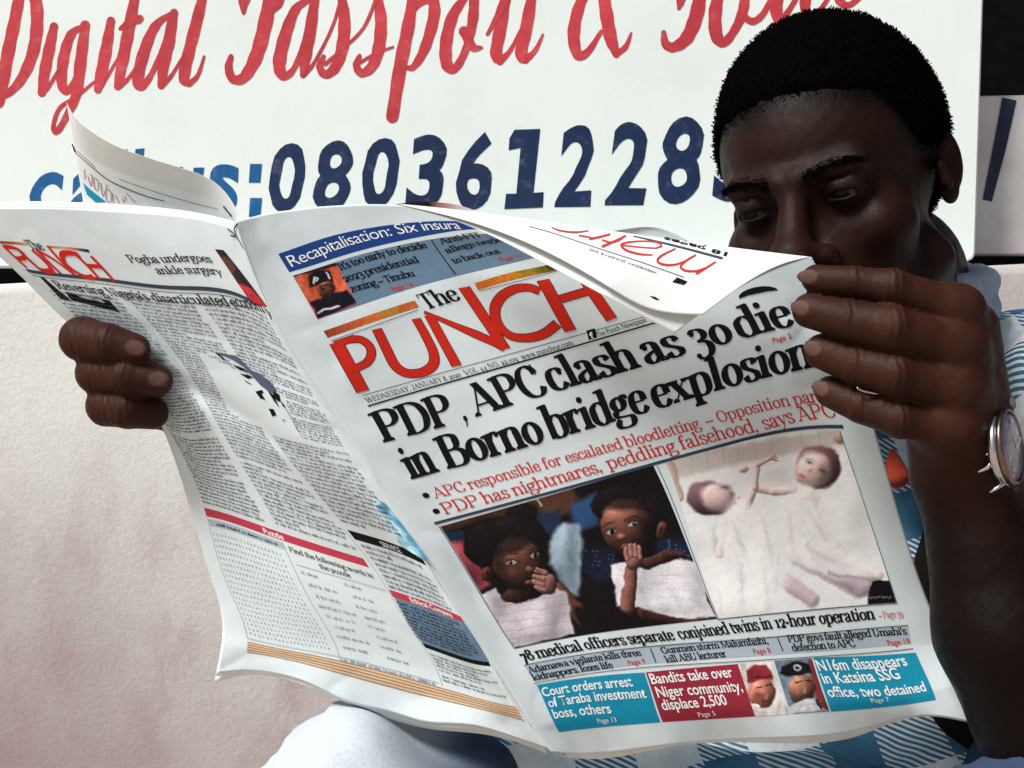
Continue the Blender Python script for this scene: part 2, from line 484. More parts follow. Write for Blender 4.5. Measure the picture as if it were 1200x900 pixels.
def pen_glyph(ink, ch, tf, th, tn, q=5):
    """tf maps glyph coords (n,2) -> page coords"""
    adv, ops = GLY.get(ch, GLY['n'])
    def W(pts):
        d = np.gradient(pts, axis=0); L_ = np.hypot(d[:, 0], d[:, 1]) + 1e-9
        return tn + (th - tn) * (np.abs(d[:, 1]) / L_) ** 1.6
    def strip(pts, w):
        pts = np.asarray(pts, float); w = np.asarray(w, float)
        d = np.gradient(pts, axis=0); d /= np.linalg.norm(d, axis=1)[:, None] + 1e-9
        nr = np.stack([-d[:, 1], d[:, 0]], 1) * (w[:, None] / 2)
        n = len(pts)
        ink.add(tf(np.concatenate([pts + nr, pts - nr])), [(i, i + 1, n + i + 1, n + i) for i in range(n - 1)])
    def serif(x, y, up, mode, hw):
        e = hw + .055
        l = e if mode in (1, 2) else hw * .9
        r = e if mode in (1, 3) else hw * .9
        s = 1 if up else -1     # stem lies on the -s side
        k = tn * 0.9
        br = .05
        p = [(x - l, y), (x + r, y), (x + r, y - s * k), (x + hw, y - s * (k + br)), (x - hw, y - s * (k + br)), (x - l, y - s * k)]
        ink.add(tf(np.array(p)), [tuple(range(6))])
    for op in ops:
        k = op[0]
        if k == 'S':
            _, x, y0, y1, t, b = op
            h = th / 2
            ns = 6 if q >= 4 else 2
            strip([(x, y0 + (y1 - y0) * t_) for t_ in np.linspace(0, 1, ns)], np.full(ns, th))
            if t:
                if t == 2 and y1 > .4:   # flag serif
                    ink.add(tf(np.array([(x - h - .07, y1 - .015), (x + h * .6, y1 + .015), (x + h * .6, y1 - .08), (x - h - .07, y1 - .015 - tn)])), [(0, 1, 2, 3)])
                else: serif(x, y1, True, t, h)
            if b: serif(x, y0, False, b, h)
        elif k == 'C':
            pts = _crom(op[1], q); strip(pts, W(pts))
        elif k == 'O':
            _, cx, cy, rx, ry = op
            t = np.linspace(0, 2 * math.pi, 5 * q)
            ca, sa = np.cos(t), np.sin(t)
            o = np.stack([cx + (rx + th * .45) * ca, cy + (ry + tn * .3) * sa], 1)
            i = np.stack([cx + (rx - th * .55) * ca, cy + (ry - tn * 1.0) * sa], 1)
            n = len(t)
            ink.add(tf(np.concatenate([o, i])), [(j, j + 1, n + j + 1, n + j) for j in range(n - 1)])
        elif k == 'H':
            _, x0, x1, y, w = op
            h = tn * w / 2
            ink.add(tf(np.array([(x0, y - h), (x1, y - h), (x1, y + h), (x0, y + h)])), [(0, 1, 2, 3)])
        elif k == 'D':
            _, x0, y0, x1, y1, w, t, b = op
            wd = (th if w else tn) * .5
            wd *= 1.05 if w else 1.0
            if abs(y1 - y0) > 1e-6:
                ns = 6 if q >= 4 else 2
                tt_ = np.linspace(0, 1, ns)[:, None]; pl = np.array([[x0 - wd, y0]]) * (1 - tt_) + np.array([[x1 - wd, y1]]) * tt_
                ink.add(tf(np.concatenate([pl, pl + [2 * wd, 0]])), [(i, i + 1, ns + i + 1, ns + i) for i in range(ns - 1)])
            top, bot = ((x0, y0), (x1, y1)) if y0 > y1 else ((x1, y1), (x0, y0))
            if t: serif(top[0], top[1], True, 1, wd)
            if b: serif(bot[0], bot[1], False, 1, wd)
        elif k == 'B':
            _, x, y, r = op
            r = min(r, th * .75)
            t = np.linspace(0, 2 * math.pi, 9)[:-1]
            ink.add(tf(np.stack([x + r * np.cos(t), y + r * 1.05 * np.sin(t)], 1)), [tuple(range(8))])
    return adv

def text_w(s, track=0.0): return sum(GLY.get(c, GLY['n'])[0] + track for c in s)

def put_serif(ink, s, p0, p1, size, th=.125, tn=.032, track=-.015, q=5, shear=0.0):
    """write s from page point p0 to p1 (baseline, page units, y down); size = units per em"""
    p0 = np.asarray(p0, float); p1 = np.asarray(p1, float)
    d = p1 - p0; Ln = np.hypot(*d); ux = d / Ln
    uy = np.array([ux[1], -ux[0]])       # up on the page
    w = text_w(s, track) + .03
    sx = Ln / w
    th2 = th * size / sx if sx < size else th      # keep stem weight when squeezed
    th2 = min(th * 1.0 * (0.5 + 0.5 * size / sx), th * 1.35)
    x = .015
    for ch in s:
        def tf(g, x=x):
            return p0 + np.outer((g[:, 0] + x + shear * g[:, 1]) * sx, ux) + np.outer(g[:, 1] * size, uy)
        x += pen_glyph(ink, ch, tf, th2, tn, q) + track

_sans_cache = {}
def sans_mesh(s, bold=0.0, space=1.0, res=3):
    key = (s, bold, space, res)
    if key in _sans_cache: return _sans_cache[key]
    c = bpy.data.curves.new('t', 'FONT'); c.body = s; c.offset = bold; c.space_character = space
    c.resolution_u = res; c.fill_mode = 'FRONT'; c.dimensions = '2D'
    o = bpy.data.objects.new('t', c); COL.objects.link(o)
    dg = bpy.context.evaluated_depsgraph_get()
    me = bpy.data.meshes.new_from_object(o.evaluated_get(dg))
    V = np.empty(len(me.vertices) * 3, np.float32); me.vertices.foreach_get('co', V); V = V.reshape(-1, 3)[:, :2].astype(float)
    F = [tuple(p.vertices) for p in me.polygons]
    bpy.data.objects.remove(o); bpy.data.curves.remove(c); bpy.data.meshes.remove(me)
    _sans_cache[key] = (V, F)
    return V, F

def put_sans(ink, s, p0, p1, cap, bold=0.0, space=1.0, shear=0.0, res=3):
    """cap = capital height in page units"""
    p0 = np.asarray(p0, float); p1 = np.asarray(p1, float)
    V, F = sans_mesh(s, bold, space, res)
    d = p1 - p0; Ln = np.hypot(*d); ux = d / Ln; uy = np.array([ux[1], -ux[0]])
    x0, x1 = V[:, 0].min(), V[:, 0].max()
    sy = cap / 0.70
    gx = (V[:, 0] - x0) / (x1 - x0) * Ln + shear * V[:, 1] * sy
    ink.add(p0 + np.outer(gx, ux) + np.outer(V[:, 1] * sy, uy), F)
# ------------------------------------------------------------------ setting: ground, walls, sign boards
def box_mesh(name, x0, x1, y0, y1, z0, z1, mat, bev=0.0, seg=2):
    import bmesh
    bm = bmesh.new()
    bmesh.ops.create_cube(bm, size=1)
    for v in bm.verts:
        v.co = Vector(((x0 + x1) / 2 + v.co.x * (x1 - x0), (y0 + y1) / 2 + v.co.y * (y1 - y0), (z0 + z1) / 2 + v.co.z * (z1 - z0)))
    if bev:
        bmesh.ops.bevel(bm, geom=bm.edges[:], offset=bev, segments=seg, affect='EDGES', profile=0.5)
    me = bpy.data.meshes.new(name); bm.to_mesh(me); bm.free(); me.materials.append(mat)
    return me

# ground
mg, nt, b = new_mat('dusty_ground')
n1 = noise(nt, 3, 6, 0.65)
r = ramp(nt, n1.outputs['Fac'], [(0.3, (0.30, 0.24, 0.19)), (0.7, (0.42, 0.35, 0.29))])
L(nt, r.outputs[0], b.inputs['Base Color']); b.inputs['Roughness'].default_value = 0.95
bump(nt, b, n1.outputs['Fac'], 0.6, 0.01)
gv = np.array([(-150, -150, 0), (150, -150, 0), (150, 150, 0), (-150, 150, 0)])
obj('ground', mesh_np('ground', gv, np.array([[0, 1, 2, 3]]), mg), kind='structure')

# plastered lower wall with reddish run-off stains
mw, nt, b = new_mat('stained_plaster')
tc = N(nt, 'ShaderNodeTexCoord')
mp = N(nt, 'ShaderNodeMapping'); mp.inputs['Scale'].default_value = (7, 7, 3.2)
L(nt, tc.outputs['Object'], mp.inputs['Vector'])
streak = noise(nt, 2.2, 6, 0.62, vec=mp.outputs[0])
blot = noise(nt, 5.5, 6, 0.6)
fine = noise(nt, 190, 5, 0.75)
sep = N(nt, 'ShaderNodeSeparateXYZ'); L(nt, tc.outputs['Object'], sep.inputs[0])
zr = N(nt, 'ShaderNodeMapRange'); L(nt, sep.outputs['Z'], zr.inputs[0])
zr.inputs[1].default_value = 1.06; zr.inputs[2].default_value = 0.68; zr.inputs[3].default_value = 0.0; zr.inputs[4].default_value = 1.0
xr = N(nt, 'ShaderNodeMapRange'); L(nt, sep.outputs['X'], xr.inputs[0])
xr.inputs[1].default_value = 0.05; xr.inputs[2].default_value = -0.60; xr.inputs[3].default_value = 0.35; xr.inputs[4].default_value = 1.0
zx = N(nt, 'ShaderNodeMath', operation='MULTIPLY'); L(nt, zr.outputs[0], zx.inputs[0]); L(nt, xr.outputs[0], zx.inputs[1])
base = ramp(nt, blot.outputs['Fac'], [(0.3, (0.575, 0.59, 0.555)), (0.7, (0.64, 0.655, 0.615))])
pinkd = ramp(nt, blot.outputs['Fac'], [(0.3, (0.22, 0.155, 0.165)), (0.7, (0.34, 0.285, 0.295))])
xr2 = N(nt, 'ShaderNodeMapRange'); L(nt, sep.outputs['X'], xr2.inputs[0])
xr2.inputs[1].default_value = 0.22; xr2.inputs[2].default_value = 0.45; xr2.inputs[3].default_value = 0.0; xr2.inputs[4].default_value = 0.55
zmx = N(nt, 'ShaderNodeMath', operation='MAXIMUM'); L(nt, zx.outputs[0], zmx.inputs[0]); L(nt, xr2.outputs[0], zmx.inputs[1])
c1 = mixc(nt, zmx.outputs[0], base.outputs[0], pinkd.outputs[0])
sm = ramp(nt, streak.outputs['Fac'], [(0.50, (0, 0, 0)), (0.66, (1, 1, 1))])
smz = N(nt, 'ShaderNodeMath', operation='MULTIPLY'); L(nt, sm.outputs[0], smz.inputs[0]); L(nt, zr.outputs[0], smz.inputs[1])
sm2 = N(nt, 'ShaderNodeMath', operation='MULTIPLY'); L(nt, smz.outputs[0], sm2.inputs[0]); sm2.inputs[1].default_value = 0.8
c2 = mixc(nt, sm2.outputs[0], c1, (0.33, 0.24, 0.235))
vor = N(nt, 'ShaderNodeTexVoronoi'); vor.inputs['Scale'].default_value = 11; vor.inputs['Randomness'].default_value = 1
L(nt, tc.outputs['Object'], vor.inputs['Vector'])
sp = ramp(nt, vor.outputs['Distance'], [(0.05, (1, 1, 1)), (0.085, (0, 0, 0))])
spn = ramp(nt, noise(nt, 8, 2).outputs['Fac'], [(0.52, (0, 0, 0)), (0.6, (0.75, 0.75, 0.75))])
spm = N(nt, 'ShaderNodeMath', operation='MULTIPLY'); L(nt, sp.outputs[0], spm.inputs[0]); L(nt, spn.outputs[0], spm.inputs[1])
c3 = mixc(nt, spm.outputs[0], c2, (0.27, 0.15, 0.13))
fg = ramp(nt, fine.outputs['Fac'], [(0.3, (0.88, 0.88, 0.89)), (0.7, (1, 1, 1))])
c4 = mixc(nt, 1.0, c3, fg.outputs[0], 'MULTIPLY')
L(nt, c4, b.inputs['Base Color']); b.inputs['Roughness'].default_value = 0.9
b.inputs['Specular IOR Level'].default_value = 0.1
bump(nt, b, fine.outputs['Fac'], 0.6, 0.0018)

WY = 1.44
zl = CAMZ - (331 - 450) / FPX * WY
zrr = CAMZ - (308 - 450) / FPX * WY
xl, xr_ = -600 / FPX * WY, 600 / FPX * WY
def ledge_z(x): return zl + (zrr - zl) * (x - xl) / (xr_ - xl)
nx = 90
xs = np.linspace(-2.4, 2.4, nx)
Vw = []; prof = [(WY, None, -1), (WY, 0, -.012), (WY + .003, 0, -.004), (WY + .010, 0, 0), (1.80, 0, .004)]
for x in xs:
    zt = ledge_z(x) + 0.0012 * math.sin(x * 37) + 0.0008 * math.sin(x * 91 + 1)
    for yy, f, dz in prof:
        Vw.append((x, yy, 0 if f is None else zt + dz))
Vw = np.array(Vw); i = np.arange(len(Vw)).reshape(nx, len(prof))
Fw = np.stack([i[:-1, :-1], i[1:, :-1], i[1:, 1:], i[:-1, 1:]], -1).reshape(-1, 4)
obj('lower_wall', mesh_np('lower_wall', Vw, Fw, mw, smooth=False), label='cream plastered lower wall with reddish brown run-off stains under the sign board', cat='wall')

md = simple_mat('recess_shade', (0.005, 0.0045, 0.005), rough=0.95, spec=0.02, var=0.3, scale=40)  # darkness of the opening is put into a near-black wall colour
obj('upper_wall', box_mesh('upper_wall', -2.4, 2.4, 1.80, 1.9, 0.9, 2.9, md), label='recessed wall coloured near-black for the shade in the gap round the sign boards', cat='wall')

# big painted sign board
ms, nt, b = new_mat('sign_board_white')
n1 = noise(nt, 6, 5, 0.6); n2 = noise(nt, 330, 4, 0.7)
r = ramp(nt, n1.outputs['Fac'], [(0.25, (0.68, 0.755, 0.74)), (0.5, (0.745, 0.83, 0.805)), (0.75, (0.765, 0.845, 0.825))])
g = ramp(nt, n2.outputs['Fac'], [(0.3, (0.95, 0.95, 0.95)), (0.7, (1, 1, 1))])
L(nt, mixc(nt, 1.0, r.outputs[0], g.outputs[0], 'MULTIPLY'), b.inputs['Base Color'])
b.inputs['Roughness'].default_value = 0.6; b.inputs['Specular IOR Level'].default_value = 0.25
bump(nt, b, n1.outputs['Fac'], 0.15, 0.003)
SY = 1.50
def board(name, corners, y, th, mat, rad_px=0, **kw):
    """corners in photo px at depth y (clockwise from top-left); rounded corners, real thickness"""
    pts = []
    c = [np.array(p, float) for p in corners]
    for k in range(4):
        p, a_, b_ = c[k], c[k - 1], c[(k + 1) % 4]
        if rad_px:
            u = (a_ - p) / np.linalg.norm(a_ - p); v = (b_ - p) / np.linalg.norm(b_ - p)
            for t in np.linspace(0, 1, 7):
                pts.append(p + u * rad_px * (1 - t) ** 2 + v * rad_px * t ** 2)
        else: pts.append(p)
    pts = np.array(pts); n = len(pts)
    cen = pts.mean(0)
    inn = pts + (cen - pts) / np.linalg.norm(cen - pts, axis=1)[:, None] * 2.5
    F3 = unproj(inn[:, 0], inn[:, 1], y)
    M3 = unproj(pts[:, 0], pts[:, 1], y + 0.0); M3[:, 1] += .0022
    B3 = M3.copy(); B3[:, 1] += th
    V = np.concatenate([F3, M3, B3])
    F = [tuple(range(n))] + [(i, (i + 1) % n, n + (i + 1) % n, n + i) for i in range(n)] + [(n + i, n + (i + 1) % n, 2 * n + (i + 1) % n, 2 * n + i) for i in range(n)] + [tuple(range(3 * n - 1, 2 * n - 1, -1))]
    return obj(name, mesh_np(name, V, F, mat, smooth=False), **kw)

root_sign = bpy.data.objects.new('sign_board', None); COL.objects.link(root_sign)
root_sign.location = (0, SY, CAMZ)
root_sign['label'] = 'large white sign board with red script and a dark blue phone number behind the reader'
root_sign['category'] = 'sign'
def child_world(o, root):
    o.parent = root; o.matrix_parent_inverse = Matrix.Translation(root.location).inverted()
o = board('board', [(-420, -330), (1163, -330), (1143, 306), (-420, 314)], SY, 0.03, ms, 12); child_world(o, root_sign)

def paint_mat(name, rgb, wear=0.5):
    m, nt, b = new_mat(name)
    c = lin(rgb)
    n1 = noise(nt, 60, 6, 0.75); n2 = noise(nt, 9, 4, 0.6)
    r = ramp(nt, n1.outputs['Fac'], [(0.32, tuple(c * 0.8)), (0.55, tuple(c)), (0.78, tuple(c * (1 - wear * .35) + wear * .35 * np.array([.6, .64, .62])))])
    r2 = ramp(nt, n2.outputs['Fac'], [(0.35, (0.85, 0.85, 0.85)), (0.7, (1.12, 1.12, 1.12))])
    L(nt, mixc(nt, 1.0, r.outputs[0], r2.outputs[0], 'MULTIPLY'), b.inputs['Base Color'])
    b.inputs['Roughness'].default_value = 0.55; b.inputs['Specular IOR Level'].default_value = 0.2
    return m
M_SRED = paint_mat('sign_red_paint', (190, 62, 70))
M_SNAVY = paint_mat('sign_navy_paint', (28, 46, 80))
M_SBLUE = paint_mat('sign_blue_paint', (26, 92, 146))

def sign_emit(name, ink, mat):
    p = np.concatenate(ink.V); z = np.concatenate(ink.Z)
    V = unproj(p[:, 0], p[:, 1], SY - 0.00025 - z * 2)
    o = obj(name, mesh_np(name, V, ink.F, mat, smooth=False)); child_world(o, root_sign)

def brush(ink, pts, ws, org, sc, q=6):
    """hand-painted stroke through traced points, round ended"""
    p = _crom([(org[0] + x / sc, org[1] + y / sc) for x, y in pts], q)
    w = np.interp(np.linspace(0, 1, len(p)), np.linspace(0, 1, len(ws)), ws) / sc
    # light edge wobble of a brush
    k = np.arange(len(p)); w = w * (1 + .05 * np.sin(k * 1.7 + pts[0][0]))
    ink.strip(p, w)
    for e, ww in ((p[0], w[0]), (p[-1], w[-1])):
        ink.disc(e[0], e[1], ww / 2, n=9)
Z1, Z2, Z3 = ((0, 0), 2.727), ((400, 0), 2.727), ((760, 0), 2.727)
ik = Ink()
S_ = [
 (Z1, [(70,-60),(48,60),(25,170),(2,290),(-4,330)], [34,40,42,34]),
 (Z1, [(60,-90),(108,-20),(118,70),(104,170),(66,255),(20,302),(-20,312)], [20,40,40,36,24,14]),
 (Z1, [(172,84),(158,150),(142,230),(133,296)], [26,36,36,26]), (Z1, [(133,296),(160,268),(196,205)], [24,12,8]),
 (Z1, [(262,84),(226,112),(204,180),(196,258),(212,292),(240,250),(262,150),(268,90)], [14,30,36,34,24,16,18,26]),
 (Z1, [(272,80),(258,190),(243,300),(212,372),(182,420),(170,404),(190,346),(244,308),(300,262)], [30,38,34,22,20,14,14,12,8]),
 (Z1, [(354,66),(338,160),(320,250),(312,286)], [26,38,36,24]), (Z1, [(312,286),(345,240),(380,180)], [24,12,8]),
 (Z1, [(440,-60),(414,80),(392,190),(376,276)], [28,38,38,26]), (Z1, [(376,276),(410,250),(450,190)], [24,12,8]), (Z1, [(384,92),(412,72),(446,60)], [12,26,26]),
 (Z1, [(544,44),(496,84),(462,160),(440,250),(452,276),(484,236),(526,140),(548,60)], [14,30,38,38,28,18,18,26]),
 (Z1, [(556,40),(540,130),(522,210),(514,274)], [26,38,36,22]), (Z1, [(514,274),(548,240),(590,170)], [22,12,8]),
 (Z1, [(660,-60),(628,70),(600,180),(588,250),(604,268)], [26,38,38,36,20]), (Z1, [(604,268),(632,240),(652,180)], [20,14,8]),
 (Z1, [(872,-60),(846,80),(818,180),(780,246),(744,252),(730,216),(738,180)], [40,46,44,34,28,26,16]),
 (Z1, [(800,-50),(780,0),(778,42)], [50,38,12]), (Z1, [(900,-40),(892,10),(874,38)], [30,26,8]),
 (Z1, [(984,0),(944,30),(912,110),(892,200),(904,242),(938,220),(974,130),(1002,20)], [18,30,40,42,30,18,18,26]),
 (Z1, [(1006,-10),(992,90),(976,180),(968,240)], [28,38,36,20]), (Z1, [(968,240),(1004,200),(1060,90),(1092,-10)], [20,12,10,12]),
 (Z1, [(1088,-30),(1100,60),(1094,150),(1070,216),(1038,238),(1022,212),(1034,180)], [26,38,40,34,26,24,14]),
 (Z1, [(1040,204),(1090,160),(1160,90),(1205,-10)], [14,10,10,12]),
 (Z2, [(112,-30),(126,60),(120,150),(98,212),(64,234),(48,208),(58,178)], [26,38,40,34,26,24,14]),
 (Z2, [(60,200),(110,170),(165,150)], [12,9,8]),
 (Z2, [(236,-60),(214,80),(188,210),(162,374)], [26,40,42,38]),
 (Z2, [(212,60),(252,10),(290,0),(296,50),(268,150),(232,212),(204,216)], [10,22,36,38,34,22,14]),
 (Z2, [(404,-20),(356,50),(334,140),(338,208),(366,216),(400,150),(420,60),(424,-10)], [20,36,40,38,26,24,34,30]),
 (Z2, [(392,100),(420,150),(448,152)], [34,28,10]),
 (Z2, [(466,110),(500,50),(530,-20)], [10,22,34]),
 (Z2, [(528,-20),(510,80),(494,170),(506,196)], [30,40,38,26]), (Z2, [(506,196),(540,160),(576,90)], [24,14,10]),
 (Z2, [(616,-60),(594,70),(574,170),(588,192)], [26,40,38,26]), (Z2, [(588,192),(620,160),(644,110)], [24,16,8]),
 (Z2, [(800,-60),(760,20),(742,110),(756,176),(790,162),(830,100)], [26,36,40,32,22,12]),
 (Z2, [(832,-60),(846,40),(860,120),(878,172)], [34,42,42,24]), (Z2, [(878,172),(908,150),(926,106)], [22,18,8]),
 (Z2, [(800,-40),(830,-20),(850,-60)], [20,20,20]),
 (Z2, [(1150,-40),(1134,50),(1104,120),(1064,150),(1036,140),(1030,104)], [40,46,42,32,28,16]),
 (Z2, [(1080,-30),(1084,0),(1078,28)], [40,30,10]),
 (Z3, [(236,-60),(214,30),(216,110),(240,136),(272,100),(300,40),(310,-30)], [30,42,42,30,26,34,30]),
 (Z3, [(292,40),(330,68),(366,44),(398,-20)], [20,24,20,14]),
 (Z3, [(424,-60),(408,30),(420,66),(446,36),(480,-20)], [30,40,28,18,14]),
 (Z3, [(520,-50),(500,10),(512,46),(548,30),(590,-30)], [30,36,28,16,12]),
 (Z3, [(600,-50),(610,0),(640,16),(690,-20)], [30,30,20,14]),
]
for (org, sc), pts, ws in S_:
    brush(ik, pts, ws, org, sc)
    ik.cut()
def sign_words(name, ink, mat, groups):
    c0 = (0, 0, 0)
    for g in groups:
        c1 = ink.cuts[g - 1]
        s_ = Ink(); s_.V = ink.V[c0[2]:c1[2]]; s_.Z = ink.Z[c0[2]:c1[2]]; s_.F = [tuple(i - c0[0] for i in f) for f in ink.F[c0[1]:c1[1]]]
        sign_emit(name, s_, mat); c0 = c1
sign_words('script_word', ik, M_SRED, [16, 35, 39, len(ik.cuts)])

def sign_digit(ink, ch, box, shear=0.12, bold=0.028):
    x0, y0, x1, y1 = box
    V, F = sans_mesh(ch, bold, 1.0, 5)
    mn, mx = V.min(0), V.max(0)
    g = (V - mn) / (mx - mn)
    h = y1 - y0
    sh = shear * h
    X = x0 + g[:, 0] * (x1 - x0 - sh) + g[:, 1] * sh
    Y = y1 - g[:, 1] * h
    X = X + .8 * np.sin(Y * .21 + x0); Y = Y + .7 * np.sin(X * .17)
    ink.add(np.stack([X, Y], 1), F); ink.cut()
ik = Ink()
for ch, bx in [('0', (311,167,362,249)), ('8', (364,165,417,248)), ('0', (420,161,472,244)), ('3', (474,158,527,246)), ('6', (531,154,584,246)),
               ('2', (649,146,703,243)), ('2', (709,143,766,240)), ('8', (767,137,829,239)), ('3', (833,134,892,236))]:
    sign_digit(ik, ch, bx)
ik.add([(603,152),(633,151),(625,226),(637,225),(636,243),(591,245),(593,227),(605,227),(610,173),(596,176),(597,162)], [tuple(range(11))]); ik.cut()
sign_words('digit', ik, M_SNAVY, range(1, len(ik.cuts) + 1))
ik = Ink()
for ch, bx in [('c', (32,202,76,256)), ('a', (80,201,124,256)), ('l', (130,175,150,254)), ('l', (150,174,170,253)), ('u', (196,196,240,252)), ('s', (240,192,283,251))]:
    sign_digit(ik, ch, bx)
for y in (203, 243):
    ik.quad((291.5, y + 11), (305, y + 11), (307, y - 11), (293, y - 11))
    ik.cut()
sign_words('painted_letter', ik, M_SBLUE, range(1, len(ik.cuts) + 1))

# second, smaller board at the right edge
ms2, nt, b = new_mat('side_board_grey')
n1 = noise(nt, 14, 5, 0.6)
r = ramp(nt, n1.outputs['Fac'], [(0.35, (0.52, 0.47, 0.48)), (0.6, (0.62, 0.63, 0.62)), (0.8, (0.66, 0.68, 0.67))])
L(nt, r.outputs[0], b.inputs['Base Color']); b.inputs['Roughness'].default_value = 0.6
rs = bpy.data.objects.new('side_sign_board', None); COL.objects.link(rs); rs.location = (0.55, 1.56, CAMZ)
rs['label'] = 'small off white board with a slanting dark painted stroke at the right edge'; rs['category'] = 'sign'
o = board('board', [(1140, 112), (1420, 108), (1420, 298), (1128, 298)], 1.56, 0.02, ms2, 3); child_world(o, rs)
ik = Ink(); ik.strip([(1183, 116), (1171, 175), (1157, 235)], [17, 15, 11])
p = np.concatenate(ik.V); V = unproj(p[:, 0], p[:, 1], 1.5588)
o = obj('painted_stroke', mesh_np('painted_stroke', V, ik.F, paint_mat('side_stroke_paint', (40, 48, 72)), smooth=False)); child_world(o, rs)
# ------------------------------------------------------------------ the newspaper
news = bpy.data.objects.new('newspaper', None); COL.objects.link(news)
news['label'] = 'open newspaper with red masthead and bold black headline held up in both hands'
news['category'] = 'newspaper'

def ds(y): return 0.850 + 0.050 * (y - 260) / 620.0
SP_Y = {}
W = 492.0
F_ROWS = [
 (-60, [(-.07,262,205),(0,285,192),(.25,405,155),(.5,540,140),(.75,670,150),(1,790,165),(1.075,830,170)]),
 (53,  [(-.07,291,308),(0,327,297),(.12,380,279),(.25,440,266),(.37,500,260),(.5,556,263),(.75,668,268),(1,790,262),(1.075,826,256)]),
 (141, [(-.07,327,386),(0,373,373),(.25,489,337),(.53,626,303),(.75,729,277),(1,850,250),(1.075,890,242)]),
 (252, [(-.07,390,482),(0,430,470),(.5,676,401),(1,925,332),(1.075,962,322)]),
 (306, [(-.07,420,528),(0,457,517),(.5,703,448),(1,948,380),(1.075,984,372)]),
 (357, [(-.07,445,571),(0,481,562),(.5,722,494),(1,963,430),(1.075,1001,424)]),
 (417, [(-.07,477,622),(0,514,612),(.35,679,567),(.7,844,521),(1,985,500),(1.075,1025,503)]),
 (589, [(-.07,570,767),(0,603,759),(.5,826,726),(1,1051,706),(1.075,1087,704)]),
 (635, [(-.07,596,806),(0,628,798),(.5,848,770),(1,1067,752),(1.075,1105,748)]),
 (700, [(-.07,630,861),(0,655,857),(.27,775,846),(.72,973,833),(1,1097,819),(1.075,1128,812)]),
 (728, [(-.07,646,881),(0,672,884),(.25,780,874),(.5,890,866),(.75,1000,857),(1,1102,839),(1.075,1140,847)]),
]
fb = np.array([r[0] for r in F_ROWS]); fsp = np.array([r[1][0][2] for r in F_ROWS])
def f_depth(a, b, p):
    u = (a + .07)
    d = ds(np.interp(b, fb, fsp)) + 0.030 * (1 - np.exp(-u / .35)) + 0.008 * u
    wr = smooth_noise(a * 7 + 1, b / 55.0, 3) * .0012 + smooth_noise(a * 17, b / 20.0, 5) * .00028
    grip = np.exp(-(((a - 1.0) / .16) ** 2 + ((b - 330) / 90) ** 2)) + .45 * np.exp(-((a + .02) / .06) ** 2) + .6 * np.exp(-((b - 735) / 26) ** 2) + .10
    wr = wr + grip * (.0008 * (1 - np.abs(smooth_noise(a * 20 + 3, b / 24.0, 41))) ** 2 + .0004 * smooth_noise(a * 46, b / 11.0, 42))
    low = np.clip((b - 690) / 38, 0, 1.3)
    wr = wr + low * .0022 * np.sin(a * 17 + .7) + low * .004
    cor = np.clip((a - .93) / .14, 0, 1) * np.clip((b - 640) / 90, 0, 1)
    edge = np.clip(u / .05, 0, 1)
    return d + wr * edge - .010 * cor
front = Sheet(None or [0], F_ROWS, f_depth, W, (-.07, 1.075), (-60, 740))

# top boundary of the front page (fold line of the turned-down corner on the right)
TOP = np.array([(262,262),(277,259),(305,251),(330,246.5),(370,242),(400,240),(440,238.5),(470,239.5),(500,243),(565,249.5),(700,269),(852,289.5),(940,300),(965,304),(1000,312),(1040,322)])
_as = np.linspace(-.07, 1.075, 60)
_bs = np.linspace(-58, 330, 400)
_bt = []
for a_ in _as:
    q = front.px(np.full(400, a_), _bs)
    below = q[:, 1] > np.interp(q[:, 0], TOP[:, 0], TOP[:, 1])
    _bt.append(_bs[np.argmax(below)] if below.any() else 0)
_bt = np.array(_bt)
_bt = np.convolve(np.pad(_bt, 1, 'edge'), [.25, .5, .25], 'valid')
def f_brange(a): return np.interp(a, _as, _bt), np.full(len(a), 728.0) + 0 * a

L_ROWS = [
 (0,   [(-.07,-78,236),(0,-50,240),(.3,40,243),(.6,140,247),(.85,232,256),(1,279,268)]),
 (85,  [(-.07,13,313),(0,32,317),(.3,117,327),(.6,204,337),(.85,277,344),(1,318,366)]),
 (150, [(-.07,73,372),(0,92,375),(.3,172,385),(.6,250,397),(.85,322,417),(1,359,436)]),
 (330, [(-.07,180,480),(0,195,500),(.3,256,513),(.6,322,532),(.85,391,550),(1,441,561)]),
 (440, [(-.07,222,592),(0,239,595),(.3,315,619),(.62,424,654),(.85,488,675),(1,520,691)]),
 (520, [(-.07,246,672),(0,263,676),(.3,352,699),(.62,467,729),(.85,535,752),(1,566,760)]),
 (610, [(-.07,261,750),(0,290,756),(.3,390,777),(.62,505,807),(.85,580,827),(1,610,834)]),
 (645, [(-.07,254,791),(0,284,786),(.3,392,815),(.62,505,846),(.85,586,858),(1,644,880)]),
]
lb = np.array([r[0] for r in L_ROWS]); lsp = np.array([r[1][-1][2] for r in L_ROWS])
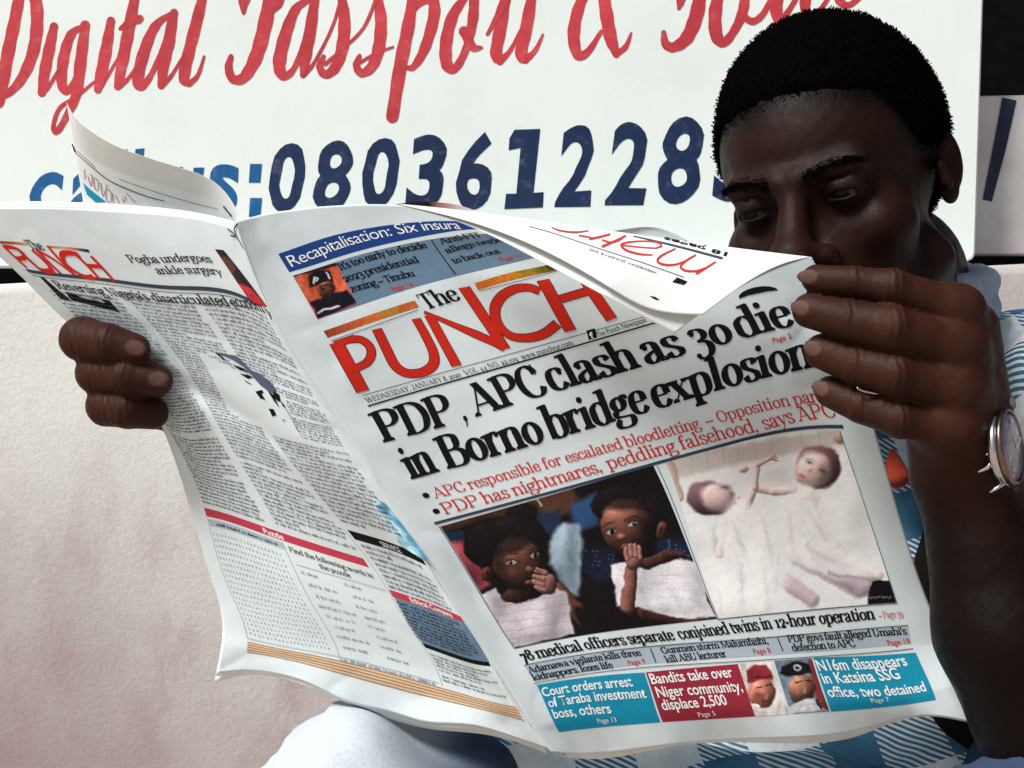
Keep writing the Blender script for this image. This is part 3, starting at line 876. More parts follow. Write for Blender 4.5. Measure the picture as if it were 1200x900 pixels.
def l_depth(a, b, p):
    u = 1 - a
    d = ds(np.interp(b, lb, lsp)) + 0.060 * u + .006 * np.sin(np.clip(u, 0, 1) * 3.14)
    # crease running from the fingers towards the fold
    t = (b - 205 - 150 * np.clip(a, 0, 1)) / 26
    d = d + .0035 * np.exp(-t ** 2) * np.clip(1 - np.abs(a - .25) / .75, 0, 1)
    wr = smooth_noise(a * 6 + 3, b / 60.0, 13) * .0013 + smooth_noise(a * 16, b / 22.0, 15) * .00025
    grip = np.exp(-(((a - .05) / .22) ** 2 + ((b - 230) / 70) ** 2)) + .6 * np.exp(-((b - 640) / 22) ** 2) + .4 * np.exp(-((a - 1) / .06) ** 2) + .12
    wr = wr + grip * (.0012 * (1 - np.abs(smooth_noise(a * 18 + 1, b / 25.0, 43))) ** 2 + .0004 * smooth_noise(a * 40, b / 12.0, 44))
    low = np.clip((b - 615) / 30, 0, 1.3)
    wr = wr + low * .0025 * np.sin(a * 14 + 1.7)
    # soft valley next to the fold
    wr = wr - .0035 * np.exp(-((a - .86) / .09) ** 2) * np.clip(b / 200, 0, 1)
    return d + wr * np.clip(u / .05, 0, 1)
left = Sheet([0], L_ROWS, l_depth, W, (-.07, 1.0), (-10, 650))

def build_page(name, sh, a0, a1, bfun, na, nb, mat, parent=news):
    a = np.linspace(a0, a1, na)
    b0, b1 = bfun(a)
    t = np.linspace(0, 1, nb)
    A = np.repeat(a[None], nb, 0); B = b0[None] + t[:, None] * (b1 - b0)[None]
    # a barely ragged cut edge
    V = sh.pos(A.ravel(), B.ravel())
    V2, F = solid_sheet(V, nb, na)
    return obj(name, mesh_np(name, V2, F, mat), parent)
front_page = build_page('front_page', front, -.07, 1.075, f_brange, 190, 260, M_PAPER)
back_page = build_page('back_page', left, -.07, 1.0, lambda a: (a * 0 + 0.0, a * 0 + 645.0 + 1.2 * np.sin(a * 23)), 170, 240, M_PAPER)

class Shift:
    """the same sheet, slid a little: the leaves lying behind it"""
    def __init__(s, sh, dd, dx, dy): s.sh, s.dd, s.dx, s.dy = sh, dd, dx, dy
    def pos(s, a, b, lift=0):
        p = s.sh.px(a, b)
        d = s.sh.depth(a, b, p) + s.dd
        return unproj(p[:, 0] + s.dx * np.clip((b - 300) / 345, -1, 1), p[:, 1] + s.dy, d)
build_page('inner_page', Shift(front, .0022, 0, 0), -.06, 1.068, lambda a: (f_brange(a)[0] + 12, a * 0 + 730.5 + 2.5 * np.sin(a * 9 + 1)), 60, 90, M_PAPER2)
build_page('inner_page', Shift(front, .0045, 0, 0), -.06, 1.062, lambda a: (f_brange(a)[0] + 20, a * 0 + 732 + 3.5 * np.sin(a * 7 + 3)), 60, 90, M_PAPER2)
build_page('inner_page', Shift(left, .0025, -1, 0), -.07, .99, lambda a: (a * 0 - 7.0, a * 0 + 648 + 2 * np.sin(a * 12)), 60, 90, M_PAPER2)
build_page('inner_page', Shift(left, .005, -2, 0), -.068, .99, lambda a: (a * 0 + 15.0, a * 0 + 650 + 3 * np.sin(a * 8 + 2)), 60, 90, M_PAPER2)

# ---- print helpers
def pg(sh, *pts):
    r = sh.inv(pts); r[:, 0] *= W
    return r
def emit(sh, ink, name, mat, parent, lift=.00024, label=None):
    if not ink.V: return None
    p = np.concatenate(ink.V); z = np.concatenate(ink.Z)
    V = sh.pos(p[:, 0] / W, p[:, 1], lift + z)
    cuts = ink.cuts[:]
    if not cuts or cuts[-1][1] < len(ink.F): cuts.append((ink.n, len(ink.F), len(ink.V)))
    c0 = (0, 0, 0)
    for c1 in cuts:
        F = [tuple(i - c0[0] for i in f) for f in ink.F[c0[1]:c1[1]]]
        o = obj(name, mesh_np(name, V[c0[0]:c1[0]], F, mat, smooth=True), parent, label=label, kind='stuff' if len(F) > 4000 else None)
        c0 = c1
    return o
def bil(c, nx, ny):
    u, v = np.meshgrid(np.linspace(0, 1, nx), np.linspace(0, 1, ny))
    u = u.ravel()[:, None]; v = v.ravel()[:, None]
    return (1 - u) * (1 - v) * c[0] + u * (1 - v) * c[1] + u * v * c[2] + (1 - u) * v * c[3]
def block(sh, name, corners, mat, parent, lift=.00009, nx=None, ny=None):
    c = pg(sh, *corners)
    nx = nx or max(3, int(np.hypot(*(c[1] - c[0])) / 5)); ny = ny or max(2, int(np.hypot(*(c[3] - c[0])) / 5))
    p = bil(c, nx, ny)
    V = sh.pos(p[:, 0] / W, p[:, 1], lift)
    return obj(name, mesh_np(name, V, grid_faces(ny, nx), mat), parent)
def pict(sh, name, corners, paint, parent, nx=150, ny=120, lift=.00019, label=None):
    c = pg(sh, *corners)
    p = bil(c, nx, ny)
    V = sh.pos(p[:, 0] / W, p[:, 1], lift)
    q = sh.px(p[:, 0] / W, p[:, 1])
    cols = lin(np.clip(paint(q[:, 0], q[:, 1]), 0, 255))
    return obj(name, mesh_np(name, V, grid_faces(ny, nx), M_PHOTO, cols=cols), parent, label=label)
def line(sh, ink, pts, w, n=24):
    c = pg(sh, *pts)
    t = np.linspace(0, len(c) - 1, n)
    q = np.stack([np.interp(t, range(len(c)), c[:, k]) for k in (0, 1)], 1)
    ink.strip(q, w); ink.cut()
def dense(pts, n=6):
    pts = np.array(pts, float)
    t = np.linspace(0, len(pts) - 1, (len(pts) - 1) * n + 1)
    return np.stack([np.interp(t, range(len(pts)), pts[:, k]) for k in (0, 1)], 1)

class Paint:
    """a printed picture, coloured point by point"""
    def __init__(s, x, y, ox, oy, sc, bg):
        s.x = (x - ox) * sc; s.y = (y - oy) * sc
        wx = smooth_noise(s.x * .045, s.y * .045, 101) * 3.2 + smooth_noise(s.x * .16, s.y * .16, 102) * 1.3
        wy = smooth_noise(s.x * .045, s.y * .045, 103) * 3.2 + smooth_noise(s.x * .16, s.y * .16, 104) * 1.3
        s.x = s.x + wx; s.y = s.y + wy
        s.c = np.tile(np.array(bg, float), (len(x), 1))
    def mix(s, m, col):
        m = np.clip(m, 0, 1)[:, None]; s.c = s.c * (1 - m) + np.array(col, float) * m
    def ell(s, cx, cy, rx, ry, col, rot=0, soft=.12, al=1.0):
        r = math.radians(rot); dx, dy = s.x - cx, s.y - cy
        u = (dx * math.cos(r) + dy * math.sin(r)) / rx; v = (-dx * math.sin(r) + dy * math.cos(r)) / ry
        s.mix((1 - np.sqrt(u * u + v * v)) / soft * al + .5 * al if soft > 0 else 0, col) if al == 1 else s.mix(np.clip((1 - np.sqrt(u * u + v * v)) / soft + .5, 0, 1) * al, col)
    LT = np.array([-.45, -.60, .66])
    def lit(s, nx, ny, base, amb=.40, hi=.22):
        nz = np.sqrt(np.clip(1 - nx * nx - ny * ny, 0, 1))
        l = np.clip(nx * s.LT[0] + ny * s.LT[1] + nz * s.LT[2], 0, 1)
        k = amb + (1.25 - amb) * l ** 1.15
        return np.clip(np.array(base, float)[None] * k[:, None] + 255 * hi * (l ** 14)[:, None] * np.array([1, .93, .9]), 0, 255)
    def sph(s, cx, cy, rx, ry, base, rot=0, soft=.08, amb=.40, hi=.10, al=1.0):
        """a rounded form in the printed picture, toned by the picture's own light"""
        r = math.radians(rot); c_, s_ = math.cos(r), math.sin(r)
        dx, dy = s.x - cx, s.y - cy
        u = (dx * c_ + dy * s_) / rx; v = (-dx * s_ + dy * c_) / ry
        d = np.sqrt(u * u + v * v)
        nx, ny = u * c_ - v * s_, u * s_ + v * c_
        m = np.clip((1 - d) / soft, 0, 1)[:, None] * al
        s.c = s.c * (1 - m) + s.lit(nx * .96, ny * .96, base, amb, hi) * m
    def limb(s, p0, p1, r0, r1, base, soft=.12, amb=.40, hi=.08, al=1.0):
        (x0, y0), (x1, y1) = p0, p1
        vx, vy = x1 - x0, y1 - y0; L_ = math.hypot(vx, vy)
        t = np.clip(((s.x - x0) * vx + (s.y - y0) * vy) / (L_ * L_), 0, 1)
        qx, qy = s.x - x0 - t * vx, s.y - y0 - t * vy
        r = r0 + (r1 - r0) * t
        d = np.hypot(qx, qy) / r
        m = np.clip((1 - d) / soft, 0, 1)[:, None] * al
        s.c = s.c * (1 - m) + s.lit(qx / r * .96, qy / r * .96, base, amb, hi) * m
    def shade(s, cx, cy, rx, ry, k, rot=0):
        """soft darkening (k<1) or lightening (k>1) inside the picture"""
        r = math.radians(rot); dx, dy = s.x - cx, s.y - cy
        u = (dx * math.cos(r) + dy * math.sin(r)) / rx; v = (-dx * math.sin(r) + dy * math.cos(r)) / ry
        w = np.exp(-(u * u + v * v) * 1.4)[:, None]
        s.c = np.clip(s.c * (1 + (k - 1) * w), 0, 255)
    def line(s, pts, w, col, soft=5, al=1.0):
        d = np.full(len(s.x), 1e9)
        for (x0, y0), (x1, y1) in zip(pts[:-1], pts[1:]):
            vx, vy = x1 - x0, y1 - y0
            t = np.clip(((s.x - x0) * vx + (s.y - y0) * vy) / (vx * vx + vy * vy + 1e-9), 0, 1)
            d = np.minimum(d, np.hypot(s.x - x0 - t * vx, s.y - y0 - t * vy))
        s.mix(np.clip((w / 2 - d) / soft + .5, 0, 1) * al, col)
    def poly(s, pts, col, soft=6, al=1.0):
        pts = np.array(pts, float)
        ins = np.zeros(len(s.x), bool); d = np.full(len(s.x), 1e9)
        for i in range(len(pts)):
            (x0, y0), (x1, y1) = pts[i], pts[(i + 1) % len(pts)]
            cnd = ((y0 > s.y) != (y1 > s.y)) & (s.x < (x1 - x0) * (s.y - y0) / (y1 - y0 + 1e-9) + x0)
            ins ^= cnd
            vx, vy = x1 - x0, y1 - y0
            t = np.clip(((s.x - x0) * vx + (s.y - y0) * vy) / (vx * vx + vy * vy + 1e-9), 0, 1)
            d = np.minimum(d, np.hypot(s.x - x0 - t * vx, s.y - y0 - t * vy))
        s.mix(np.clip(np.where(ins, d, -d) / soft + .5, 0, 1) * al, col)
    def grain(s, amp, seed=1, t=1.0):
        tn_ = 1 + t * (.08 * smooth_noise(s.x * .022, s.y * .022, seed + 50) + .06 * smooth_noise(s.x * .07, s.y * .07, seed + 60) + .035 * smooth_noise(s.x * .25, s.y * .25, seed + 70))
        s.c = s.c * tn_[:, None]
        r = np.random.RandomState(seed); s.c = s.c + r.randn(len(s.c), 1) * amp + r.randn(len(s.c), 3) * amp * .4
    def mott(s, amp, f, seed):
        s.c = s.c + (smooth_noise(s.x * f, s.y * f, seed, 14) * amp)[:, None]

# ---- front page: top banner and strip
FP = front_page
block(front, 'banner', [(326,297.5),(556,258),(575,266),(339,319)], M_BLUE, FP, nx=70)
# banner follows the page rows: rebuild its mesh in page units
def band(sh, name, pts_top, pts_bot, mat, parent, lift=.00009, n=60, cols=None):
    def dens(pts):
        c = pg(sh, *pts); k = np.linspace(0, len(c) - 1, n)
        return nat_cubic(np.arange(len(c)), c, k) if len(c) > 2 else np.stack([np.interp(k, range(len(c)), c[:, j]) for j in (0, 1)], 1)
    A, B = dens(pts_top), dens(pts_bot)
    rows = [A + (B - A) * t for t in np.linspace(0, 1, 5)]
    p = np.concatenate(rows)
    V = sh.pos(p[:, 0] / W, p[:, 1], lift)
    cc = None
    if cols is not None:
        k = np.tile(np.linspace(0, 1, n), 5)
        st = np.array([c[0] for c in cols]); cv = np.array([c[1] for c in cols], float)
        cc = lin(np.stack([np.interp(k, st, cv[:, j]) for j in range(3)], 1) + rng.randn(len(k), 1) * 9)
    return obj(name, mesh_np(name, V, grid_faces(5, n), mat, cols=cc), parent)
bpy.data.objects.remove([o for o in FP.children if o.name.startswith('banner')][0])
band(front, 'banner', [(326,297.5),(380,279),(440,266),(500,259.5),(545,259.5),(590,262)], [(339,319),(400,300),(470,282),(520,272.5),(560,268.5),(600,270)], M_BLUE, FP)
band(front, 'teaser_strip', [(343,323),(400,305),(470,287),(530,277),(600,272),(690,266)], [(373,373.5),(440,351.5),(533,324),(626,302),(700,284),(740,275)], M_STRIPDK, FP)
ik = Ink()
bb = pg(front, (342,313), (541,268.5)); put_sans(ik, 'Recapitalisation: Six insura', bb[0], bb[1], 14.5, bold=-.004, space=.92)
emit(front, ik, 'banner_text', M_WHITE, FP)
ik = Ink()
def ser(sh, ink, s, p0, p1, size, **kw):
    c = pg(sh, p0, p1); put_serif(ink, s, c[0], c[1], size, **kw); ink.cut()
def san(sh, ink, s, p0, p1, cap, **kw):
    c = pg(sh, p0, p1); put_sans(ink, s, c[0], c[1], cap, **kw); ink.cut()
kw = dict(th=.145, tn=.06, q=3, track=-.04)
ser(front, ik, "It's too early to decide", (399,317), (501,290), 13, **kw)
ser(front, ik, "2023 presidential", (404,331), (492,307), 13, **kw)
ser(front, ik, "zoning – Tinubu", (412,343), (487,323), 13, **kw)
ser(front, ik, "Anti-FIT", (517,286.5), (566,277), 13, **kw)
ser(front, ik, "allege neglec", (524,297), (596,281), 13, **kw)
ser(front, ik, "to back out", (532,309), (588,296), 13, **kw)
line(front, ik, [(505.5,281),(533.5,321)], 1.3)
emit(front, ik, 'teaser_text', M_BLACK, FP)
ik = Ink()
san(front, ik, 'Page 16', (460,341.5), (485,335), 6.5, bold=.01)
san(front, ik, 'Page 11', (588,306), (612,300), 6.5, bold=.01)
emit(front, ik, 'page_number_text', M_REDTXT, FP)

def paint_portrait(x, y):
    q = Paint(x, y, 320, 240, 5, (196, 84, 48))
    q.mott(12, .02, 4)
    q.line([(110,410),(380,345)], 26, (40,22,22), 10)
    q.poly([(120,430),(170,410),(250,560),(230,600)], (206,98,70), 20)
    q.poly([(215,570),(300,540),(430,500),(500,570),(265,670)], (16,18,30), 10)
    q.sph(312,492,56,60,(126,74,58), -10, .12, .3, .12); q.ell(292,492,13,8,(20,14,16), -10, .4); q.ell(340,480,12,8,(20,14,16), -10, .4)
    q.line([(275,478),(340,462)], 10, (30,18,18)); q.ell(318,522,20,6,(52,26,26),-12)
    q.poly([(205,420),(240,385),(330,385),(360,460),(330,440),(250,470),(215,490)], (18,16,26), 8)
    q.line([(235,460),(245,425),(262,430),(250,445)], 9, (225,225,230), 4)
    q.line([(310,400),(325,415),(332,430)], 8, (210,210,220), 4)
    q.line([(262,632),(300,615),(340,605),(385,592)], 11, (206,206,212), 5)
    q.grain(7); return q.c
pict(front, 'portrait_photo', [(344,323),(393,308),(418,356),(372,374)], paint_portrait, FP, 60, 60)

# ---- masthead
def Z5(x, y): return (320 + x / 3.0, 240 + y / 3.0)
def ZA(x, y): return (440 + x / 4.615, 220 + y / 4.615)
def ZF(x, y): return (620 + x / 3.5294, 240 + y / 3.5294)
band(front, 'colour_bar', [(379,388),(432,369.5),(486,352)], [(384,396),(437,377.5),(491,360)], M_PHOTO, FP, cols=[(0,(150,62,44)),(.3,(196,92,44)),(.55,(206,110,52)),(.75,(172,132,48)),(.85,(186,96,50)),(1,(200,104,52))])
band(front, 'colour_bar', [(556,332),(600,319),(644,310),(690,296)], [(560,340),(606,327),(655,316),(694,304)], M_PHOTO, FP, cols=[(0,(206,104,34)),(.3,(204,126,30)),(.5,(150,128,30)),(.62,(88,88,24)),(.75,(60,62,22)),(1,(40,44,22))])
ik = Ink()
ser(front, ik, 'The', (499,363.5), (541,350.5), 29, th=.14, tn=.04)
san(front, ik, 'THE SU', (641,315.5), (668,309), 5.5, bold=.01)
emit(front, ik, 'masthead_the', M_BLACK, FP)
def pstroke(pts, w, conv, n=10, closed=False):
    c = pg(front, *[conv(*p) for p in pts])
    c = _crom(c, n) if len(c) > 2 else dense(c, n)
    return c, w
MAST = []
def line2(p, q): return [p, ((p[0] + q[0]) / 2, (p[1] + q[1]) / 2), q]
m = MAST.append
m(pstroke(line2(*[(222,484),(316,656)]), 11.5, Z5))
m((dense(pg(front, Z5(216,491), Z5(290,467)), 6), 7.0))
m(pstroke([(268,474),(308,474),(338,496),(345,526),(330,554),(298,571),(268,582)], 8.0, Z5))
m(pstroke([(364,436),(400,510),(430,566),(472,592),(526,588),(562,562),(564,522),(536,460),(502,400)], 9.8, Z5, 8))
m(pstroke(line2(*[(548,388),(645,566)]), 10.5, Z5))
m((dense(pg(front, ZA(262,672), ZA(430,745), ZA(560,800), ZA(640,835), ZA(700,868)), 6), np.concatenate([np.linspace(3, 10, 12), np.linspace(10, 9, 13)])))
m(pstroke([(478,538),(520,600),(600,720),(700,872)], 11.5, ZA))
m(pstroke([(888,560),(830,540),(750,548),(680,590),(645,660),(665,740),(730,800),(820,812),(910,790),(985,735)], 9.5, ZA, 6))
m(pstroke(line2(*[(904,498),(1055,775)]), 12.5, ZA))
m((dense(pg(front, ZA(1000,602), ZA(1090,575), ZA(1170,552), ZA(1250,530)), 6), 8.5))
m(pstroke(line2(*[(196,262),(342,474)]), 12.0, ZF))
ik = Ink(); ik2 = Ink()
for pts, w in MAST:
    ik2.strip(pts, np.broadcast_to(w, (len(pts),)) + 1.5)
    ik.strip(pts, w)
emit(front, ik2, 'masthead_outline', M_BLACK, FP, lift=.00010)
emit(front, ik, 'masthead_letters', M_RED, FP, lift=.00024)
ik = Ink()
line(front, ik, [(425,463.5),(590,417),(757,370.5)], .7); line(front, ik, [(431,476),(600,427),(775,376)], 1.8)
line(front, ik, [(388,399),(440,381),(490,363)], .7); line(front, ik, [(562,341),(640,321),(694,306)], .7)
ser(front, ik, 'WEDNESDAY, JANUARY 8, 2020', (430,472.5), (541,441), 9.2, th=.085, tn=.045, q=2)
ser(front, ik, 'VOL 44 NO. 22,109', (545,440), (608,422.5), 9.2, th=.085, tn=.045, q=2)
ser(front, ik, 'www.punchng.com', (612,421.5), (673,404), 9.2, th=.085, tn=.045, q=2)
san(front, ik, 'The Punch Newspape', (700,395), (758,377), 6.2)
emit(front, ik, 'dateline', M_BLACK, FP)
block(front, 'social_icon', [(687,387.5),(697,384.5),(700,395.5),(690,398.5)], M_BLACK, FP)
ik = Ink(); san(front, ik, 'f', (692.5,396.5), (697,395.5), 7, bold=.03); emit(front, ik, 'social_icon_letter', M_WHITE, FP)

# ---- headline
ik = Ink()
hk = dict(th=.152, tn=.042, track=-.012)
for s, p0, p1 in [('PDP', (449,519), (537,495.5)), (',', (542,494), (550,492)), ('APC', (557,489), (645,460)), ('clash', (646,459.5), (752,430)), ('as', (758,428), (805,414.5)), ('30', (812,412.5), (862,400)), ('die', (866,397.5), (932,380.5))]:
    ser(front, ik, s, p0, p1, 56, **hk)
for s, p0, p1 in [('in', (482,562), (515,552.5)), ('Borno', (524,550), (641,517)), ('bridge', (646,515.5), (763,481)), ('explosion', (768,480), (956,430))]:
    ser(front, ik, s, p0, p1, 57, **hk)
emit(front, ik, 'headline', M_BLACK, FP)
ik = Ink()
rk = dict(th=.098, tn=.042, track=-.02, q=4)
ser(front, ik, 'APC responsible for', (510,584), (660,543.5), 19.3, **rk)
ser(front, ik, 'escalated bloodletting', (664,542.5), (822,501.5), 19.3, **rk)
ser(front, ik, '– Opposition parti', (828,500), (971,470), 19.3, **rk)
ser(front, ik, 'PDP has nightmares,', (521,603), (707,552), 22, **rk)
ser(front, ik, 'peddling falsehood,', (713,550), (890,505.5), 22, **rk)
ser(front, ik, 'says APC', (896,504), (981,488.5), 22, **rk)
san(front, ik, 'Page 2', (906,402), (928,396), 6.5, bold=.012)
emit(front, ik, 'subheadline', M_REDTXT, FP)
ik = Ink()
for x, y in ((499,580.5), (511,599)):
    c = pg(front, (x, y))[0]; ik.disc(c[0], c[1], 3.6, n=14); ik.cut()
t = np.linspace(0, math.pi, 9)
c = pg(front, (866,350), (912,340))
arc = [c[0] + (c[1] - c[0]) * (1 - math.cos(k)) / 2 + np.array([0, -9 * math.sin(k)]) for k in t] + [c[1] * .75 + c[0] * .25 + np.array([0, -1.5]), c[0] * .75 + c[1] * .25 + np.array([0, -1.5])]
ik.add(np.array(arc), [tuple(range(len(arc)))])
emit(front, ik, 'bullet', M_BLACK, FP)
ik = Ink(); line(front, ik, [(509,613.5),(680,567.5),(844,522.5),(988,500)], 3.4, 50)
emit(front, ik, 'rule', M_NAVYRULE, FP)

# ---- the two photographs
def paint_left(x, y):
    q = Paint(x, y, 480, 520, 3.158, (17, 13, 15))
    q.poly([(90,290),(560,170),(640,200),(470,290),(300,270),(130,330)], (66,44,30), 26)
    q.poly([(470,180),(600,140),(620,250),(500,270)], (86,56,38), 26)
    q.sph(415,262,66,50,(20,16,18), 0, .2, .6, .02)
    q.line([(430,208),(470,205),(485,232)], 8, (190,190,186), 8)
    q.poly([(130,325),(215,325),(225,370),(155,375)], (26,40,66), 12)
    q.poly([(135,362),(205,362),(300,520),(250,548)], (182,76,86), 18); q.shade(230,500,60,60,.5); q.shade(160,390,40,40,1.25)
    q.poly([(600,225),(690,180),(700,300),(610,330)], (44,76,120), 22)
    q.poly([(470,260),(560,240),(560,330),(500,330)], (28,44,70), 20)
    q.poly([(520,340),(570,290),(620,300),(640,350),(625,565),(585,560),(520,440)], (150,174,190), 18)
    q.shade(600,430,26,140,.72); q.shade(560,330,30,60,1.2); q.shade(560,500,30,60,.7)
    q.poly([(640,400),(760,380),(780,480),(700,520),(640,470)], (20,26,46), 18)
    for k in range(14): q.ell(650 + (k * 53) % 110, 398 + (k * 37) % 60, 4, 3, (96,108,140), 0, .5, .6)
    q.line([(940,380),(1060,400)], 70, (20,32,58), 26); q.line([(960,355),(965,430)], 5, (90,110,150), 6)
    for k in range(10): q.ell(985 + (k * 31) % 75, 372 + (k * 23) % 50, 4, 3, (110,124,160), 0, .5, .6)
    # child on the left: hair, head turned down to the right, thumb in mouth
    sk = (122, 76, 62)
    q.limb((545,545),(655,660),34,30,sk, .15, .25)
    q.poly([(262,560),(320,530),(345,580),(410,592),(468,572),(540,528),(585,560),(605,700),(385,758)], (206,202,210), 8)
    q.shade(330,600,40,90,.80,20); q.shade(540,640,40,90,.72,10); q.shade(430,640,60,60,1.12); q.shade(470,720,140,24,.8,-10)
    for k in range(5): q.line([(290 + k*17,606 + k*29),(420 + k*14,588 + k*30),(592,558 + k*34)], 2.2, (196,110,132), 4, .6)
    q.sph(402,560,72,27,(64,38,31), -6, .2, .3)
    q.sph(300,372,108,90,(22,17,18), -8, .08, .45, .03); q.sph(400,335,110,74,(20,16,17), 8, .1, .45, .03)
    q.sph(400,442,94,106,sk, -18, .10, .22, .12)
    q.shade(330,440,34,90,.45,-18); q.shade(430,545,70,24,.45); q.shade(395,385,54,26,1.18,-14); q.shade(366,478,26,20,1.20)
    q.ell(372,372,100,34,(20,15,16), -22, .55, .8)
    q.sph(288,480,25,30,(92,52,44), -15, .15, .3, .05); q.ell(293,482,10,15,(44,24,22), -15, .6)
    q.shade(376,440,34,17,.55,-10); q.shade(462,412,28,15,.55,-10)
    q.line([(345,419),(372,408),(402,404)], 6, (36,21,19), 7, .8); q.line([(442,394),(478,384)], 6, (36,21,19), 7, .8)
    q.ell(378,439,20,7.5,(176,164,168), -8, .5); q.ell(375,439,8.5,8,(12,9,10), 0, .3); q.ell(372,436,2.4,2,(220,220,225), 0, .5)
    q.ell(462,412,15,6.5,(166,154,160), -8, .5); q.ell(465,412,7,7,(12,9,10), 0, .3)
    q.line([(360,431),(380,427),(400,434)], 3, (24,14,14), 4); q.line([(447,405),(463,402),(477,407)], 3, (24,14,14), 4)
    q.sph(441,466,20,17,(140,90,76), -12, .5, .4, .14); q.ell(434,480,6,4,(38,20,18),0,.6); q.ell(452,474,5,4,(38,20,18),0,.6)
    q.sph(440,512,24,8,(120,66,62), -14, .4, .5)
    q.sph(508,520,40,42,(150,104,94), 20, .15, .32, .10)
    for fx, fy, fl in ((478,470,24),(470,490,26),(470,508,25),(478,526,22)): q.limb((fx - 10,fy + 2),(fx + fl,fy + 12),9.5,11,(168,120,108), .2, .38, .10)
    q.limb((472,462),(500,478),9,12,(170,124,112), .2, .4, .1)
    # child on the right
    sk2 = (140, 88, 74)
    q.limb((870,625),(1060,665),28,20,(74,42,36), .2, .3); q.limb((1105,590),(1140,650),20,14,(56,32,28), .2, .3)
    q.limb((775,470),(815,615),25,22,(104,64,54), .2, .3)
    q.poly([(745,452),(790,435),(880,468),(1000,425),(1062,440),(1108,590),(1135,640),(990,650),(850,605),(770,600)], (228,228,234), 8)
    q.shade(860,540,40,90,.84); q.shade(1080,560,40,110,.80,-15); q.shade(960,520,70,60,1.08); q.shade(930,620,120,20,.82)
    for k in range(5): q.line([(865,492 + k*27),(980,482 + k*29),(1108,492 + k*30)], 1.8, (186,184,198), 4, .6)
    q.limb((885,438),(965,412),24,26,(84,50,43), .2, .3); q.limb((952,410),(1010,408),22,12,(70,42,37), .2, .3)
    q.sph(792,236,126,82,(22,17,18), 8, .08, .45, .03); q.sph(885,285,56,92,(20,16,17), 0, .1, .45, .03)
    q.sph(800,302,98,106,sk2, -20, .09, .24, .13)
    q.shade(880,330,30,90,.42,-18); q.shade(840,405,60,26,.5); q.shade(775,248,56,26,1.16,-14); q.shade(862,352,26,22,1.14)
    q.ell(806,214,104,34,(20,15,16), 2, .55, .75)
    q.sph(932,320,21,35,(104,62,52), 8, .15, .3, .05); q.ell(930,322,8,17,(44,24,22), 8, .6)
    q.shade(742,322,30,17,.6,-10); q.shade(822,295,32,17,.6,-10)
    q.line([(714,308),(735,297),(756,294)], 6, (38,22,20), 7, .8); q.line([(796,284),(820,273),(848,273)], 6, (38,22,20), 7, .8)
    q.ell(743,323,18,7.5,(190,178,180), -10, .5); q.ell(748,323,8,8,(12,9,10), 0, .3)
    q.ell(822,295,19,7.5,(186,174,178), -10, .5); q.ell(828,295,8.5,8,(12,9,10), 0, .3); q.ell(830,292,2.4,2,(225,225,230), 0, .5)
    q.line([(727,317),(745,312),(760,318)], 3, (24,14,14), 4); q.line([(804,290),(823,284),(841,290)], 3, (24,14,14), 4)
    q.sph(786,344,21,18,(158,104,90), -12, .5, .4, .15); q.ell(777,356,6,4,(40,22,20),0,.6); q.ell(796,352,6,4,(40,22,20),0,.6)
    q.sph(800,378,24,9,(120,64,60), -10, .4, .45)
    q.limb((824,440),(804,610),25,29,(140,92,82), .15, .3, .08)
    q.sph(830,432,36,40,(152,104,96), 10, .15, .34, .10)
    for fx, fy in ((802,388),(817,380),(833,380),(849,386)): q.limb((fx,fy),(fx + 3,fy + 36),8.5,10,(170,122,112), .2, .4, .10)
    q.poly([(600,600),(780,610),(820,660),(640,690)], (16,11,12), 16)
    q.grain(7, 3, .5); return q.c
